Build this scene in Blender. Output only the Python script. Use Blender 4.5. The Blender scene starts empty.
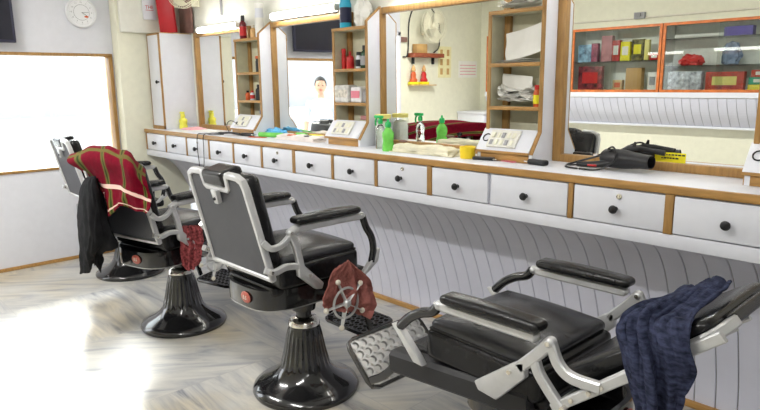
import bpy, bmesh, math, random
from math import sin, cos, pi, radians, hypot
from mathutils import Vector, Matrix, noise
random.seed(7)
SC = bpy.context.scene
COL = SC.collection

# ------------------------------------------------------------------ materials
def nt(name):
    m = bpy.data.materials.new(name); m.use_nodes = True
    n = m.node_tree; b = n.nodes['Principled BSDF']
    return m, n, b
def mat(name, c, rough=.5, metal=0, var=.06, scale=18, bump=0, bscale=60, coat=0, emit=0, trans=0, ior=1.45, stretch=None, sheen=0, spec=None):
    m, n, b = nt(name)
    tc = n.nodes.new('ShaderNodeTexCoord'); src = tc.outputs['Object']
    if stretch:
        mp = n.nodes.new('ShaderNodeMapping'); mp.inputs['Scale'].default_value = stretch
        n.links.new(src, mp.inputs[0]); src = mp.outputs[0]
    no = n.nodes.new('ShaderNodeTexNoise'); no.inputs['Scale'].default_value = scale; no.inputs['Detail'].default_value = 5
    n.links.new(src, no.inputs['Vector'])
    cr = n.nodes.new('ShaderNodeValToRGB'); e = cr.color_ramp.elements
    e[0].position = .3; e[1].position = .7
    e[0].color = (*[max(0, v*(1-var)) for v in c], 1); e[1].color = (*[min(1, v*(1+var)) for v in c], 1)
    n.links.new(no.outputs['Fac'], cr.inputs[0]); n.links.new(cr.outputs[0], b.inputs['Base Color'])
    b.inputs['Roughness'].default_value = rough; b.inputs['Metallic'].default_value = metal; b.inputs['IOR'].default_value = ior
    if coat: b.inputs['Coat Weight'].default_value = coat; b.inputs['Coat Roughness'].default_value = .06
    if sheen: b.inputs['Sheen Weight'].default_value = sheen
    if spec is not None: b.inputs['Specular IOR Level'].default_value = spec
    if trans: b.inputs['Transmission Weight'].default_value = trans
    if emit: b.inputs['Emission Color'].default_value = (*c, 1); b.inputs['Emission Strength'].default_value = emit
    if bump:
        n2 = n.nodes.new('ShaderNodeTexNoise'); n2.inputs['Scale'].default_value = bscale; n2.inputs['Detail'].default_value = 4
        n.links.new(src, n2.inputs['Vector'])
        bp = n.nodes.new('ShaderNodeBump'); bp.inputs['Strength'].default_value = bump; bp.inputs['Distance'].default_value = .01
        n.links.new(n2.outputs['Fac'], bp.inputs['Height']); n.links.new(bp.outputs[0], b.inputs['Normal'])
    return m
WHITE = mat('white_laminate', (.74, .755, .81), .35, var=.02)
WOOD = mat('varnished_wood_edging', (.37, .205, .065), .4, var=.22, scale=5, stretch=(14, 14, 2))
WOODX = mat('varnished_wood_rail', (.42, .23, .07), .4, var=.22, scale=5, stretch=(1.5, 14, 14))
PALEWOOD = mat('pale_wood', (.66, .46, .22), .45, var=.2, scale=8, stretch=(2, 2, 10))
SHELFIN = mat('cream_shelf_lining', (.60, .58, .43), .5, var=.08)
WALLP = mat('wall_paint', (.72, .73, .78), .6, var=.02, bump=.05)
CREAM = mat('cream_finish', (.80, .79, .64), .6, var=.03, bump=.05)
UPPER = mat('upper_wall_paint', (.80, .80, .72), .6, var=.03)
BOARD = mat('painted_board', (.68, .69, .79), .45, var=.03, scale=5)
GAP = mat('dark_gap', (.36, .35, .34), .8)
CEIL = mat('ceiling_paint', (.85, .85, .84), .7, var=.02)
LEATHER = mat('black_leatherette', (.010, .010, .011), .24, var=.2, bump=.06, bscale=220, spec=.38)
LEATHER2 = mat('seat_leatherette', (.026, .027, .032), .26, var=.2, bump=.06, bscale=220, spec=.6)
PANEL = mat('charcoal_back_panel', (.050, .052, .062), .45, var=.08, bump=.15, bscale=150)
ENAMEL = mat('black_enamel', (.010, .010, .011), .16, var=.1, coat=.7)
ALU = mat('painted_cast_metal', (.56, .565, .57), .33, metal=.5, var=.08)
CHROME = mat('worn_chrome', (.75, .72, .66), .18, metal=1, var=.15, scale=40)
STEEL = mat('footplate_metal', (.42, .42, .42), .3, metal=.9, var=.12)
BLACKP = mat('black_plastic', (.015, .015, .017), .35)
BLACKM = mat('black_matt', (.02, .02, .022), .6)
REDP = mat('red_plastic', (.55, .02, .02), .35)
IVORY = mat('ivory_knob', (.72, .68, .58), .35)
BADGE = mat('red_badge_enamel', (.42, .10, .07), .4, var=.3, scale=120)
GREENB = mat('green_bottle', (.22, .78, .12), .25, var=.15, scale=30, trans=.25)
GREENC = mat('green_cap', (.02, .48, .12), .35)
YELLOWB = mat('yellow_plastic', (.86, .84, .10), .35)
YELLOWC = mat('yellow_cup_plastic', (.90, .66, .02), .4)
PAPER = mat('white_paper', (.84, .83, .78), .6, var=.03)
BLUE_P = mat('blue_film', (.12, .45, .75), .35, var=.3)
GREENFILM = mat('green_film', (.18, .62, .10), .4, var=.2)
ORANGE = mat('orange_plastic', (.65, .12, .03), .4)
PINK = mat('pink_plastic', (.75, .22, .28), .4)
YSTICK = mat('yellow_sticker', (.88, .78, .02), .5)
TOWELW = mat('cream_towel', (.80, .76, .58), .9, var=.15, scale=12, bump=.6, bscale=160)
TOWELP = mat('off_white_towel', (.82, .76, .72), .9, var=.12, scale=12, bump=.6, bscale=160)
REDCL = mat('dusty_red_cloth', (.30, .11, .095), .95, var=.3, scale=18, bump=.8, bscale=120)
REDCL2 = mat('red_speckled_cloth', (.30, .07, .075), .95, var=.7, scale=70, bump=.8, bscale=120)
BLKCL = mat('black_cloth', (.008, .008, .009), .9, var=.3, bump=.3, bscale=200, spec=.12)
BLUECL = mat('navy_marl_cloth', (.036, .042, .078), .95, var=.55, scale=40, bump=.5, bscale=160, stretch=(1, 1, 3))
TVM = mat('tv_screen', (.02, .02, .03), .18)
TVB = mat('tv_bezel', (.03, .03, .06), .35)
CLOCKW = mat('clock_face', (.84, .85, .86), .4, var=.01)
CLOCKR = mat('clock_rim', (.80, .81, .82), .3, var=.01)
TUBE = mat('tube_lamp', (1, .98, .93), .4, emit=14)
FANW = mat('aged_fan_plastic', (.78, .75, .58), .4)
JARL = mat('yellow_jar_lid', (.80, .72, .22), .4)
COTTON = mat('cotton_wool', (.80, .80, .76), .95, bump=.8, bscale=60)
REDBOARD = mat('red_board', (.48, .012, .02), .4)
BROWN = mat('brown_panel', (.22, .12, .10), .5, var=.2)
CARD = mat('tan_cardboard', (.52, .32, .12), .7)
ORFR = mat('orange_wood_frame', (.60, .17, .04), .4, var=.25)
SKIN = mat('skin', (.42, .22, .14), .55)
HAIR = mat('black_hair', (.02, .016, .014), .7)
SHIRT = mat('white_shirt', (.40, .44, .52), .8)
TROUS = mat('grey_trousers', (.10, .11, .14), .8)
PUR = mat('purple_plastic', (.10, .06, .40), .4)
GREYB = mat('grey_blue_bag', (.22, .28, .42), .5, var=.3)
STREET = mat('pale_street', (.70, .70, .68), .8)
FACADE = mat('pale_facade', (.85, .84, .85), .8, var=.02)
FACADE2 = mat('pale_grey_shutter', (.31, .31, .34), .7, var=.05)
TEAL = mat('turquoise_can', (.02, .38, .58), .3)
NAVY = mat('navy_label', (.01, .012, .05), .4)
AMBER = mat('amber_liquid', (.70, .42, .18), .2)
DRED = mat('dark_red_bottle', (.16, .01, .015), .25)
DGREEN = mat('dark_green_bottle', (.02, .06, .03), .25)
SWP = mat('switch_board_plastic', (.78, .77, .70), .4)
GREY = mat('grey_print', (.35, .35, .36), .6)

def glass(name, tint=(1, 1, 1), rough=0):
    m, n, b = nt(name)
    b.inputs['Base Color'].default_value = (*tint, 1); b.inputs['Roughness'].default_value = rough
    b.inputs['Transmission Weight'].default_value = 1; b.inputs['IOR'].default_value = 1.45
    return m
def thin_glass(name):
    m = bpy.data.materials.new(name); m.use_nodes = True; n = m.node_tree; n.nodes.clear()
    o = n.nodes.new('ShaderNodeOutputMaterial'); mx = n.nodes.new('ShaderNodeMixShader'); t = n.nodes.new('ShaderNodeBsdfTransparent')
    g = n.nodes.new('ShaderNodeBsdfGlossy'); g.inputs['Roughness'].default_value = 0; fr = n.nodes.new('ShaderNodeFresnel'); fr.inputs[0].default_value = 1.45
    t.inputs[0].default_value = (.95, .97, .96, 1)
    n.links.new(fr.outputs[0], mx.inputs[0]); n.links.new(t.outputs[0], mx.inputs[1]); n.links.new(g.outputs[0], mx.inputs[2]); n.links.new(mx.outputs[0], o.inputs[0])
    return m
GLASS = thin_glass('window_glass'); JARG = thin_glass('jar_glass')
for l_ in list(JARG.node_tree.links):
    if l_.from_node.type == 'FRESNEL': JARG.node_tree.links.remove(l_)
for n__ in JARG.node_tree.nodes:
    if n__.type == 'MIX_SHADER': n__.inputs[0].default_value = .07
m_, n_, b_ = nt('mirror_silver'); MIRROR = m_
b_.inputs['Base Color'].default_value = (.93, .94, .92, 1); b_.inputs['Metallic'].default_value = 1; b_.inputs['Roughness'].default_value = .0

def floor_mat():
    m, n, b = nt('streaked_marble_tiles'); N = n.nodes; L = n.links
    tc = N.new('ShaderNodeTexCoord'); rot = N.new('ShaderNodeMapping'); rot.inputs['Rotation'].default_value = (0, 0, 0)
    L.new(tc.outputs['Object'], rot.inputs[0])
    ch = N.new('ShaderNodeTexChecker'); ch.inputs['Scale'].default_value = 1/.9; L.new(rot.outputs[0], ch.inputs['Vector'])
    outs = []
    for a in (-2, 52):
        r = N.new('ShaderNodeMapping'); r.vector_type = 'TEXTURE'; r.inputs['Rotation'].default_value = (0, 0, radians(a)); L.new(rot.outputs[0], r.inputs[0])
        s = N.new('ShaderNodeMapping'); s.inputs['Scale'].default_value = (.6, 4.5, 1); L.new(r.outputs[0], s.inputs[0])
        no = N.new('ShaderNodeTexNoise'); no.inputs['Scale'].default_value = 1.8; no.inputs['Detail'].default_value = 9; no.inputs['Roughness'].default_value = .66; no.inputs['Distortion'].default_value = 1.3
        L.new(s.outputs[0], no.inputs['Vector']); outs.append(no)
    mx = N.new('ShaderNodeMix'); mx.data_type = 'FLOAT'
    L.new(ch.outputs['Fac'], mx.inputs[0]); L.new(outs[0].outputs['Fac'], mx.inputs[2]); L.new(outs[1].outputs['Fac'], mx.inputs[3])
    cr = N.new('ShaderNodeValToRGB'); e = cr.color_ramp.elements
    e[0].position = .30; e[0].color = (.17, .175, .20, 1); e[1].position = .64; e[1].color = (.56, .545, .50, 1)
    x = e.new(.40); x.color = (.34, .345, .36, 1); x = e.new(.50); x.color = (.46, .455, .43, 1)
    L.new(mx.outputs[0], cr.inputs[0])
    big = N.new('ShaderNodeTexNoise'); big.inputs['Scale'].default_value = 1.3; big.inputs['Detail'].default_value = 3; L.new(rot.outputs[0], big.inputs['Vector'])
    c2 = N.new('ShaderNodeValToRGB'); c2.color_ramp.elements[0].position = .48; c2.color_ramp.elements[1].position = .72
    c2.color_ramp.elements[0].color = (1, 1, 1, 1); c2.color_ramp.elements[1].color = (.97, .84, .60, 1)
    L.new(big.outputs['Fac'], c2.inputs[0])
    mul = N.new('ShaderNodeMix'); mul.data_type = 'RGBA'; mul.blend_type = 'MULTIPLY'; mul.inputs[0].default_value = 1
    L.new(cr.outputs[0], mul.inputs[6]); L.new(c2.outputs[0], mul.inputs[7])
    br = N.new('ShaderNodeTexBrick'); br.offset = 0; br.inputs['Scale'].default_value = 1; br.inputs['Mortar Size'].default_value = .0022
    br.inputs['Brick Width'].default_value = .9; br.inputs['Row Height'].default_value = .9; br.inputs['Mortar Smooth'].default_value = .3
    L.new(rot.outputs[0], br.inputs['Vector'])
    m2 = N.new('ShaderNodeMix'); m2.data_type = 'RGBA'; m2.inputs[7].default_value = (.38, .37, .35, 1)
    L.new(br.outputs['Fac'], m2.inputs[0]); L.new(mul.outputs[2], m2.inputs[6]); L.new(m2.outputs[2], b.inputs['Base Color'])
    rr = N.new('ShaderNodeMapRange'); rr.inputs[3].default_value = .22; rr.inputs[4].default_value = .42
    L.new(outs[0].outputs['Fac'], rr.inputs[0]); L.new(rr.outputs[0], b.inputs['Roughness'])
    return m
FLOORM = floor_mat()

def plaid_mat():
    m, n, b = nt('maroon_plaid_cloth'); N = n.nodes; L = n.links
    tc = N.new('ShaderNodeTexCoord'); sp = N.new('ShaderNodeSeparateXYZ'); L.new(tc.outputs['UV'], sp.inputs[0])
    def band(out, centres, w):
        acc = None
        for c in centres:
            s = N.new('ShaderNodeMath'); s.operation = 'SUBTRACT'; s.inputs[1].default_value = c; L.new(out, s.inputs[0])
            a = N.new('ShaderNodeMath'); a.operation = 'ABSOLUTE'; L.new(s.outputs[0], a.inputs[0])
            l = N.new('ShaderNodeMath'); l.operation = 'LESS_THAN'; l.inputs[1].default_value = w; L.new(a.outputs[0], l.inputs[0])
            if acc is None: acc = l
            else:
                mx = N.new('ShaderNodeMath'); mx.operation = 'MAXIMUM'; L.new(acc.outputs[0], mx.inputs[0]); L.new(l.outputs[0], mx.inputs[1]); acc = mx
        return acc.outputs[0]
    no = N.new('ShaderNodeTexNoise'); no.inputs['Scale'].default_value = 50; L.new(tc.outputs['Object'], no.inputs[0])
    cr = N.new('ShaderNodeValToRGB'); cr.color_ramp.elements[0].color = (.10, .002, .010, 1); cr.color_ramp.elements[1].color = (.19, .004, .018, 1)
    L.new(no.outputs['Fac'], cr.inputs[0]); col = cr.outputs[0]
    for out, cs, w, c in ((sp.outputs[0], (.10, .35, .62, .92), .032, (.125, .105, .028, 1)), (sp.outputs[0], (.10, .35, .62, .92), .010, (.03, .05, .01, 1)),
                          (sp.outputs[1], (.42,), .022, (.125, .105, .028, 1)),
                          (sp.outputs[1], (.76,), .022, (.75, .52, .45, 1)), (sp.outputs[1], (.96,), .008, (.70, .50, .42, 1))):
        mx = N.new('ShaderNodeMix'); mx.data_type = 'RGBA'; mx.inputs[7].default_value = c
        L.new(band(out, cs, w), mx.inputs[0]); L.new(col, mx.inputs[6]); col = mx.outputs[2]
    L.new(col, b.inputs['Base Color']); b.inputs['Roughness'].default_value = .95
    n2 = N.new('ShaderNodeTexNoise'); n2.inputs['Scale'].default_value = 200; L.new(tc.outputs['Object'], n2.inputs[0])
    bp = N.new('ShaderNodeBump'); bp.inputs['Strength'].default_value = .4; bp.inputs['Distance'].default_value = .005
    L.new(n2.outputs['Fac'], bp.inputs['Height']); L.new(bp.outputs[0], b.inputs['Normal'])
    return m
PLAIDM = plaid_mat()
for m__ in (PLAIDM, REDCL, REDCL2, BLUECL, TOWELW, TOWELP): m__.node_tree.nodes['Principled BSDF'].inputs['Specular IOR Level'].default_value = .08

# ------------------------------------------------------------------ mesh helpers
def mb(): return bmesh.new()
def link(name, bm, m, parent=None, smooth=True, angle=40, M=None):
    if M is not None: bmesh.ops.transform(bm, matrix=M, verts=bm.verts)
    bmesh.ops.recalc_face_normals(bm, faces=bm.faces)
    if smooth:
        lim = radians(angle)
        for f in bm.faces: f.smooth = True
        for e in bm.edges:
            if len(e.link_faces) == 2:
                if e.calc_face_angle(0) > lim: e.smooth = False
            else: e.smooth = False
    me = bpy.data.meshes.new(name); bm.to_mesh(me); bm.free()
    for x in (m if isinstance(m, (list, tuple)) else [m]): me.materials.append(x)
    o = bpy.data.objects.new(name, me); COL.objects.link(o)
    if parent is not None: o.parent = parent
    return o
def empty(name, loc=(0, 0, 0), rz=0):
    o = bpy.data.objects.new(name, None); COL.objects.link(o); o.location = loc; o.rotation_euler = (0, 0, rz); o.empty_display_size = .1
    return o
def tag(o, label, cat, group=None, kind=None):
    if label: o['label'] = label
    if cat: o['category'] = cat
    if group: o['group'] = group
    if kind: o['kind'] = kind
    return o
def struct(name, bm, m, parent=None, label=None, **k):
    o = link(name, bm, m, parent, **k)
    if parent is None: o['kind'] = 'structure'
    if label: o['label'] = label
    return o
def tf(bm, vs, M):
    if M is not None: bmesh.ops.transform(bm, matrix=M, verts=vs)
def box(bm, x0, x1, y0, y1, z0, z1, bev=0, seg=2, M=None, mi=0):
    r = bmesh.ops.create_cube(bm, size=1)
    vs = r['verts']
    for v in vs: v.co = Vector(((x0+x1)/2 + v.co.x*(x1-x0), (y0+y1)/2 + v.co.y*(y1-y0), (z0+z1)/2 + v.co.z*(z1-z0)))
    fs = list({f for v in vs for f in v.link_faces})
    for f in fs: f.material_index = mi
    if bev:
        es = list({e for v in vs for e in v.link_edges})
        r = bmesh.ops.bevel(bm, geom=es, offset=bev, segments=seg, profile=.5, affect='EDGES')
        vs = list({v for f in r['faces'] for v in f.verts} | {v for v in vs if v.is_valid})
        for f in r['faces']: f.material_index = mi
    tf(bm, vs, M); return bm
def lathe(bm, prof, seg=32, c=(0, 0, 0), M=None, flute=None, mi=0, sx=1, sy=1, caps=True):
    rings = []; allv = []
    for i, (r, z) in enumerate(prof):
        ring = []
        for k in range(seg):
            a = 2*pi*k/seg; rr = r
            if flute: rr = flute(i, a, r)
            v = bm.verts.new((c[0]+rr*cos(a)*sx, c[1]+rr*sin(a)*sy, c[2]+z)); ring.append(v); allv.append(v)
        rings.append(ring)
    for a, b in zip(rings, rings[1:]):
        for k in range(seg):
            f = bm.faces.new((a[k], a[(k+1) % seg], b[(k+1) % seg], b[k])); f.material_index = mi
    if caps:
        if prof[0][0] > 1e-4: bm.faces.new(rings[0][::-1]).material_index = mi
        if prof[-1][0] > 1e-4: bm.faces.new(rings[-1]).material_index = mi
    tf(bm, allv, M); return bm
def smooth_pts(pts, n=6):
    if len(pts) < 3: return [Vector(p) for p in pts]
    P = [Vector(p) for p in pts]; P = [P[0]*2-P[1]] + P + [P[-1]*2-P[-2]]; out = []
    for i in range(1, len(P)-2):
        for k in range(n):
            t = k/n; a, b, c, d = P[i-1:i+3]
            out.append(.5*((2*b) + (c-a)*t + (2*a-5*b+4*c-d)*t*t + (3*b-a-3*c+d)*t**3))
    out.append(P[-2]); return out
def sweep(bm, pts, w, h=None, seg=10, n=6, closed=False, up=(1, 0, 0), rect=False, M=None, taper=None, mi=0):
    """tube (w radius) or rectangular strap (w across 'up', h thick) along a path"""
    P = smooth_pts(pts, n) if n > 1 else [Vector(p) for p in pts]
    if closed: P = P[:-1] if (P[0]-P[-1]).length < 1e-6 else P
    N = len(P); rings = []; allv = []; up = Vector(up)
    for i, p in enumerate(P):
        t = (P[(i+1) % N]-P[i-1]) if closed else (P[min(i+1, N-1)]-P[max(i-1, 0)])
        t.normalize(); s = up - t*up.dot(t)
        if s.length < 1e-4: s = Vector((0, 0, 1)) - t*t.z
        if s.length < 1e-4: s = Vector((0, 1, 0)) - t*t.y
        s.normalize(); q = t.cross(s); k = taper(i/(N-1)) if taper else 1
        if rect:
            c = min(w, h)*.18; W = w/2; H = h/2
            offs = [(-W+c, -H), (W-c, -H), (W, -H+c), (W, H-c), (W-c, H), (-W+c, H), (-W, H-c), (-W, -H+c)]
            ring = [bm.verts.new(p+s*a*1+q*b*k) for a, b in offs]
        else:
            hh = h if h else w
            ring = [bm.verts.new(p+s*cos(2*pi*j/seg)*w*k+q*sin(2*pi*j/seg)*hh*k) for j in range(seg)]
        rings.append(ring); allv += ring
    R = len(rings[0])
    for a, b in (list(zip(rings, rings[1:])) + ([(rings[-1], rings[0])] if closed else [])):
        for k in range(R):
            bm.faces.new((a[k], a[(k+1) % R], b[(k+1) % R], b[k])).material_index = mi
    if not closed: bm.faces.new(rings[0][::-1]).material_index = mi; bm.faces.new(rings[-1]).material_index = mi
    tf(bm, allv, M); return bm
def prism(bm, poly, fn, d0, d1, bev=0, M=None, mi=0):
    """poly in 2D, fn(u,v,d)->3D"""
    a = [bm.verts.new(fn(u, v, d0)) for u, v in poly]; b = [bm.verts.new(fn(u, v, d1)) for u, v in poly]; n = len(poly)
    fs = [bm.faces.new(a[::-1]), bm.faces.new(b)] + [bm.faces.new((a[i], a[(i+1) % n], b[(i+1) % n], b[i])) for i in range(n)]
    for f in fs: f.material_index = mi
    vs = a+b
    if bev:
        bmesh.ops.recalc_face_normals(bm, faces=fs)
        es = list({e for f in fs for e in f.edges})
        r = bmesh.ops.bevel(bm, geom=es, offset=bev, segments=2, profile=.5, affect='EDGES')
        vs = list({v for f in r['faces'] for v in f.verts} | {v for v in vs if v.is_valid})
        for f in r['faces']: f.material_index = mi
    tf(bm, vs, M); return bm
def cushion(bm, x0, x1, y0, y1, z0, z1, r=.02, bulge=0, seg=8, M=None, fn=None, side=0):
    """a soft rounded block; bulge lifts the +z face"""
    hx, hy, hz = (x1-x0)/2, (y1-y0)/2, (z1-z0)/2; c = Vector(((x0+x1)/2, (y0+y1)/2, (z0+z1)/2)); r = min(r, hx, hy, hz)
    old = set(bm.verts)
    res = bmesh.ops.create_cube(bm, size=2); es = list({e for v in res['verts'] for e in v.link_edges})
    bmesh.ops.subdivide_edges(bm, edges=es, cuts=seg*2-1, use_grid_fill=True)
    vset = [v for v in bm.verts if v not in old]
    for v in vset:
        q = v.co.copy(); 
        # spend grid lines near the edges
        s = Vector([math.copysign(abs(t)**.6, t) for t in q])
        p = Vector((s.x*hx, s.y*hy, s.z*hz)); inner = Vector((max(-hx+r, min(hx-r, p.x)), max(-hy+r, min(hy-r, p.y)), max(-hz+r, min(hz-r, p.z))))
        d = p-inner
        if d.length > 1e-9: p = inner+d.normalized()*r
        u, w = p.x/hx, p.y/hy
        if q.z > 0: p.z += bulge*(1-u*u)*(1-w*w)*max(0, p.z/hz)
        if side: p.x += side*(1-w*w)*u
        v.co = p+c
        if fn: v.co = fn(v.co)
    tf(bm, list(vset), M); return bm
def ball(bm, c, r, u=16, v=10, sc=(1, 1, 1), M=None):
    rs = bmesh.ops.create_uvsphere(bm, u_segments=u, v_segments=v, radius=r)
    for q in rs['verts']: q.co = Vector((q.co.x*sc[0]+c[0], q.co.y*sc[1]+c[1], q.co.z*sc[2]+c[2]))
    tf(bm, rs['verts'], M); return bm
def cyl(bm, p0, p1, r, seg=16, r1=None):
    p0 = Vector(p0); p1 = Vector(p1); L = (p1-p0).length
    q = (p1-p0).normalized().to_track_quat('Z', 'Y').to_matrix().to_4x4()
    return lathe(bm, [(r, 0), (r if r1 is None else r1, L)], seg, M=Matrix.Translation(p0) @ q)
def solid(o, t, off=0):
    s = o.modifiers.new('thickness', 'SOLIDIFY'); s.thickness = t; s.offset = off; return o
def cr1(a, b, c, d, t): return .5*((2*b)+(c-a)*t+(2*a-5*b+4*c-d)*t*t+(3*b-a-3*c+d)*t**3)
def cloth(name, rows, m, nu=44, nv=60, amp=.012, freq=9, t=.005, parent=None, seed=0, vert=1.0, edge=.006):
    """a cloth sheet through a grid of control points, with fold waves running down it"""
    R = [[Vector(p) for p in r] for r in rows]; nr = len(R); nc = len(R[0])
    def samp(A, s):
        n = len(A); x = s*(n-1); i = min(int(x), n-2); t = x-i
        g = lambda k: A[k] if 0 <= k < n else (A[0]*2-A[1] if k < 0 else A[-1]*2-A[-2])
        return cr1(g(i-1), g(i), g(i+1), g(i+2), t)
    bm = mb(); uvl = bm.loops.layers.uv.new('UV'); grid = []
    P = [[samp([samp(r, u/nu) for r in R], v/nv) for u in range(nu+1)] for v in range(nv+1)]
    for v in range(nv+1):
        row = []
        for u in range(nu+1):
            a = P[v][min(u+1, nu)]-P[v][max(u-1, 0)]; b = P[min(v+1, nv)][u]-P[max(v-1, 0)][u]
            n = a.cross(b); n = n.normalized() if n.length > 1e-9 else Vector((0, 0, 1))
            U = u/nu; V = v/nv
            ph = noise.noise(Vector((U*2.1+seed, V*1.6, seed*1.7)))*5
            f = sin(U*freq*vert+ph+V*1.7)*.6 + noise.noise(Vector((U*freq*.9+seed, V*freq*.35, seed)))*.9 + noise.noise(Vector((U*freq*2.2, V*freq*1.2, seed+4)))*.35
            e = noise.noise(Vector((U*6+seed, V*6, 3.3)))*edge
            p = P[v][u] + n*amp*f*(.35+.65*V) + b.normalized()*e if b.length > 1e-9 else P[v][u]
            row.append(bm.verts.new(p))
        grid.append(row)
    for v in range(nv):
        for u in range(nu):
            f = bm.faces.new((grid[v][u], grid[v][u+1], grid[v+1][u+1], grid[v+1][u]))
            for l, (uu, vv) in zip(f.loops, ((u, v), (u+1, v), (u+1, v+1), (u, v+1))): l[uvl].uv = (uu/nu, vv/nv)
    o = link(name, bm, m, parent, angle=180); solid(o, t); return o
def text_mesh(s, size, M, bm, mi=0):
    cu = bpy.data.curves.new('t', 'FONT'); cu.body = s; cu.size = size; cu.align_x = 'CENTER'; cu.align_y = 'CENTER'; cu.extrude = .0004
    o = bpy.data.objects.new('t', cu); COL.objects.link(o); bpy.context.view_layer.update()
    me = bpy.data.meshes.new_from_object(o.evaluated_get(bpy.context.evaluated_depsgraph_get()))
    me.transform(M); n0 = len(bm.faces); bm.from_mesh(me); bm.faces.ensure_lookup_table()
    for f in bm.faces[n0:]: f.material_index = mi
    bpy.data.objects.remove(o); bpy.data.curves.remove(cu); bpy.data.meshes.remove(me)

# ------------------------------------------------------------------ dimensions (metres)
H = 1.45
XF = -5.53; XP = -5.40; XR = 1.6; YM = 2.65; YB = 2.80; YO = -1.9; ZC = 2.65
WZ = 1.074; WF = 2.265

# ------------------------------------------------------------------ room shell
bm = mb(); box(bm, XF-.2, XR+.1, YO-.1, YB+.1, -.1, 0); struct('floor', bm, FLOORM)
bm = mb(); box(bm, XF-.2, XR+.1, YO-.1, YB+.1, ZC, ZC+.1); struct('ceiling', bm, CEIL)
bm = mb(); box(bm, XF, XR, YM, YB+.12, WZ-.03, ZC); struct('wall_right', bm, [UPPER])
bm = mb(); box(bm, XR, XR+.1, YO, YB, 0, ZC); struct('wall_back', bm, WALLP)
bm = mb(); box(bm, XF, XR, YO-.1, YO, 0, ZC); struct('wall_opposite', bm, CREAM)
# far wall with a window and a doorway
WY0, WY1, WZ0, WZ1 = .53, 2.09, .785, 1.70
DY0, DY1, DZ1 = -.30, .49, 2.05
bm = mb()
for (a, b, c, d) in ((WY1, YB+.1, 0, ZC), (WY0, WY1, 0, WZ0), (WY0, WY1, WZ1, ZC), (DY1, WY0, 0, ZC), (DY0, DY1, DZ1, ZC), (YO-.1, DY0, 0, ZC)):
    box(bm, XF-.14, XF, a, b, c, d)
bmesh.ops.remove_doubles(bm, verts=bm.verts, dist=1e-5)
struct('wall_left', bm, WALLP, smooth=False)
bm = mb(); box(bm, XF, XF+.004, YO, DY0-.005, .03, ZC); struct('wall_corner', bm, CREAM)  # thin cream sheet on the far wall beyond the doorway
bm = mb(); box(bm, XF, XP, 2.10, YM, 0, ZC, .01); struct('wall_pillar', bm, CREAM)
bm = mb(); box(bm, XP, XP+.035, 2.12, YM, 1.885, ZC, .008); struct('trim_1', bm, UPPER)
# window frame, mullion, glass
bm = mb(); w = .035
for (a, b, c, d) in ((WY0, WY1, WZ0-.012, WZ0+.012), (WY0, WY1, WZ1-.012, WZ1+.012), (WY0, WY0+.03, WZ0, WZ1), (WY1-.03, WY1, WZ0, WZ1)):
    box(bm, XF-.10, XF+.012, a, b, c, d, .003)
wn = struct('window_1', bm, WOOD)
bm = mb(); box(bm, XF-.06, XF-.054, WY0, WY1, WZ0, WZ1); link('pane', bm, GLASS, wn)
bm = mb()
for (a, b, c, d) in ((DY0, DY0+.05, 0, DZ1), (DY1-.05, DY1, 0, DZ1), (DY0, DY1, DZ1-.05, DZ1)):
    box(bm, XF-.12, XF+.02, a, b, c, d, .004)
struct('door_1', bm, WHITE)
bm = mb(); box(bm, XF, XF+.012, DY1, 2.10, 0, .028, .002); box(bm, XF, XF+.012, YO, DY0, 0, .028, .002); struct('baseboard_left', bm, WOODX)
bm = mb(); box(bm, XF+.14, XR, YB-.035, YB-.005, 0, .028, .002); struct('baseboard_right', bm, WOODX)
# grooved boards that curve from the underside of the counter down to the floor
prof = smooth_pts([(0, WF+.03, .838), (0, 2.36, .825), (0, 2.46, .785), (0, 2.56, .675), (0, 2.65, .50), (0, 2.715, .33), (0, 2.765, .16), (0, 2.79, 0)], 5)
def boards(bm, prof, xa, xb, w=.088, flip=1):
    x = xa
    while x < xb:
        x1 = min(x+w, xb); g = .0012; prev = None
        for p in prof:
            ring = [bm.verts.new((x+g, p.y+.006*flip, p.z)), bm.verts.new((x+g+.002, p.y, p.z)), bm.verts.new((x1-g-.002, p.y, p.z)), bm.verts.new((x1-g, p.y+.006*flip, p.z))]
            if prev:
                for k in range(3): bm.faces.new((prev[k], prev[k+1], ring[k+1], ring[k]))
            prev = ring
        x = x1
bm = mb(); boards(bm, prof, XP, XR)
struct('trim_2', bm, BOARD, smooth=False)
bm = mb(); a = [bm.verts.new((XP, p.y+.008, p.z)) for p in prof]; b = [bm.verts.new((XR, p.y+.008, p.z)) for p in prof]
for i in range(len(prof)-1): bm.faces.new((a[i], b[i], b[i+1], a[i+1]))
o = struct('trim_3', bm, GAP, smooth=False)
bm = mb(); box(bm, XP, XR, YB, YB+.1, 0, WZ-.03); struct('wall_lower', bm, WALLP)

# outside
bm = mb(); box(bm, -22, XF-.2, -14, 14, -.22, -.12); struct('ground', bm, STREET)
b = empty('shop_building', (-15, 0, -.12)); tag(b, 'pale sunlit building across the street seen through the window', 'building')
bm = mb(); box(bm, -.6, 0, -9, 9, 0, 3.0); link('wall', bm, FACADE, b)
for yy in (-6, -3.6, -1.2, 1.4, 4.0, 6.6):
    bm = mb(); box(bm, 0, .06, yy-.9, yy+.9, .9, 2.3, .01); link('shutter', bm, FACADE2, b)
bm = mb(); box(bm, 0, .5, -9, 9, .45, .55); link('ledge', bm, FACADE2, b)

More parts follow.
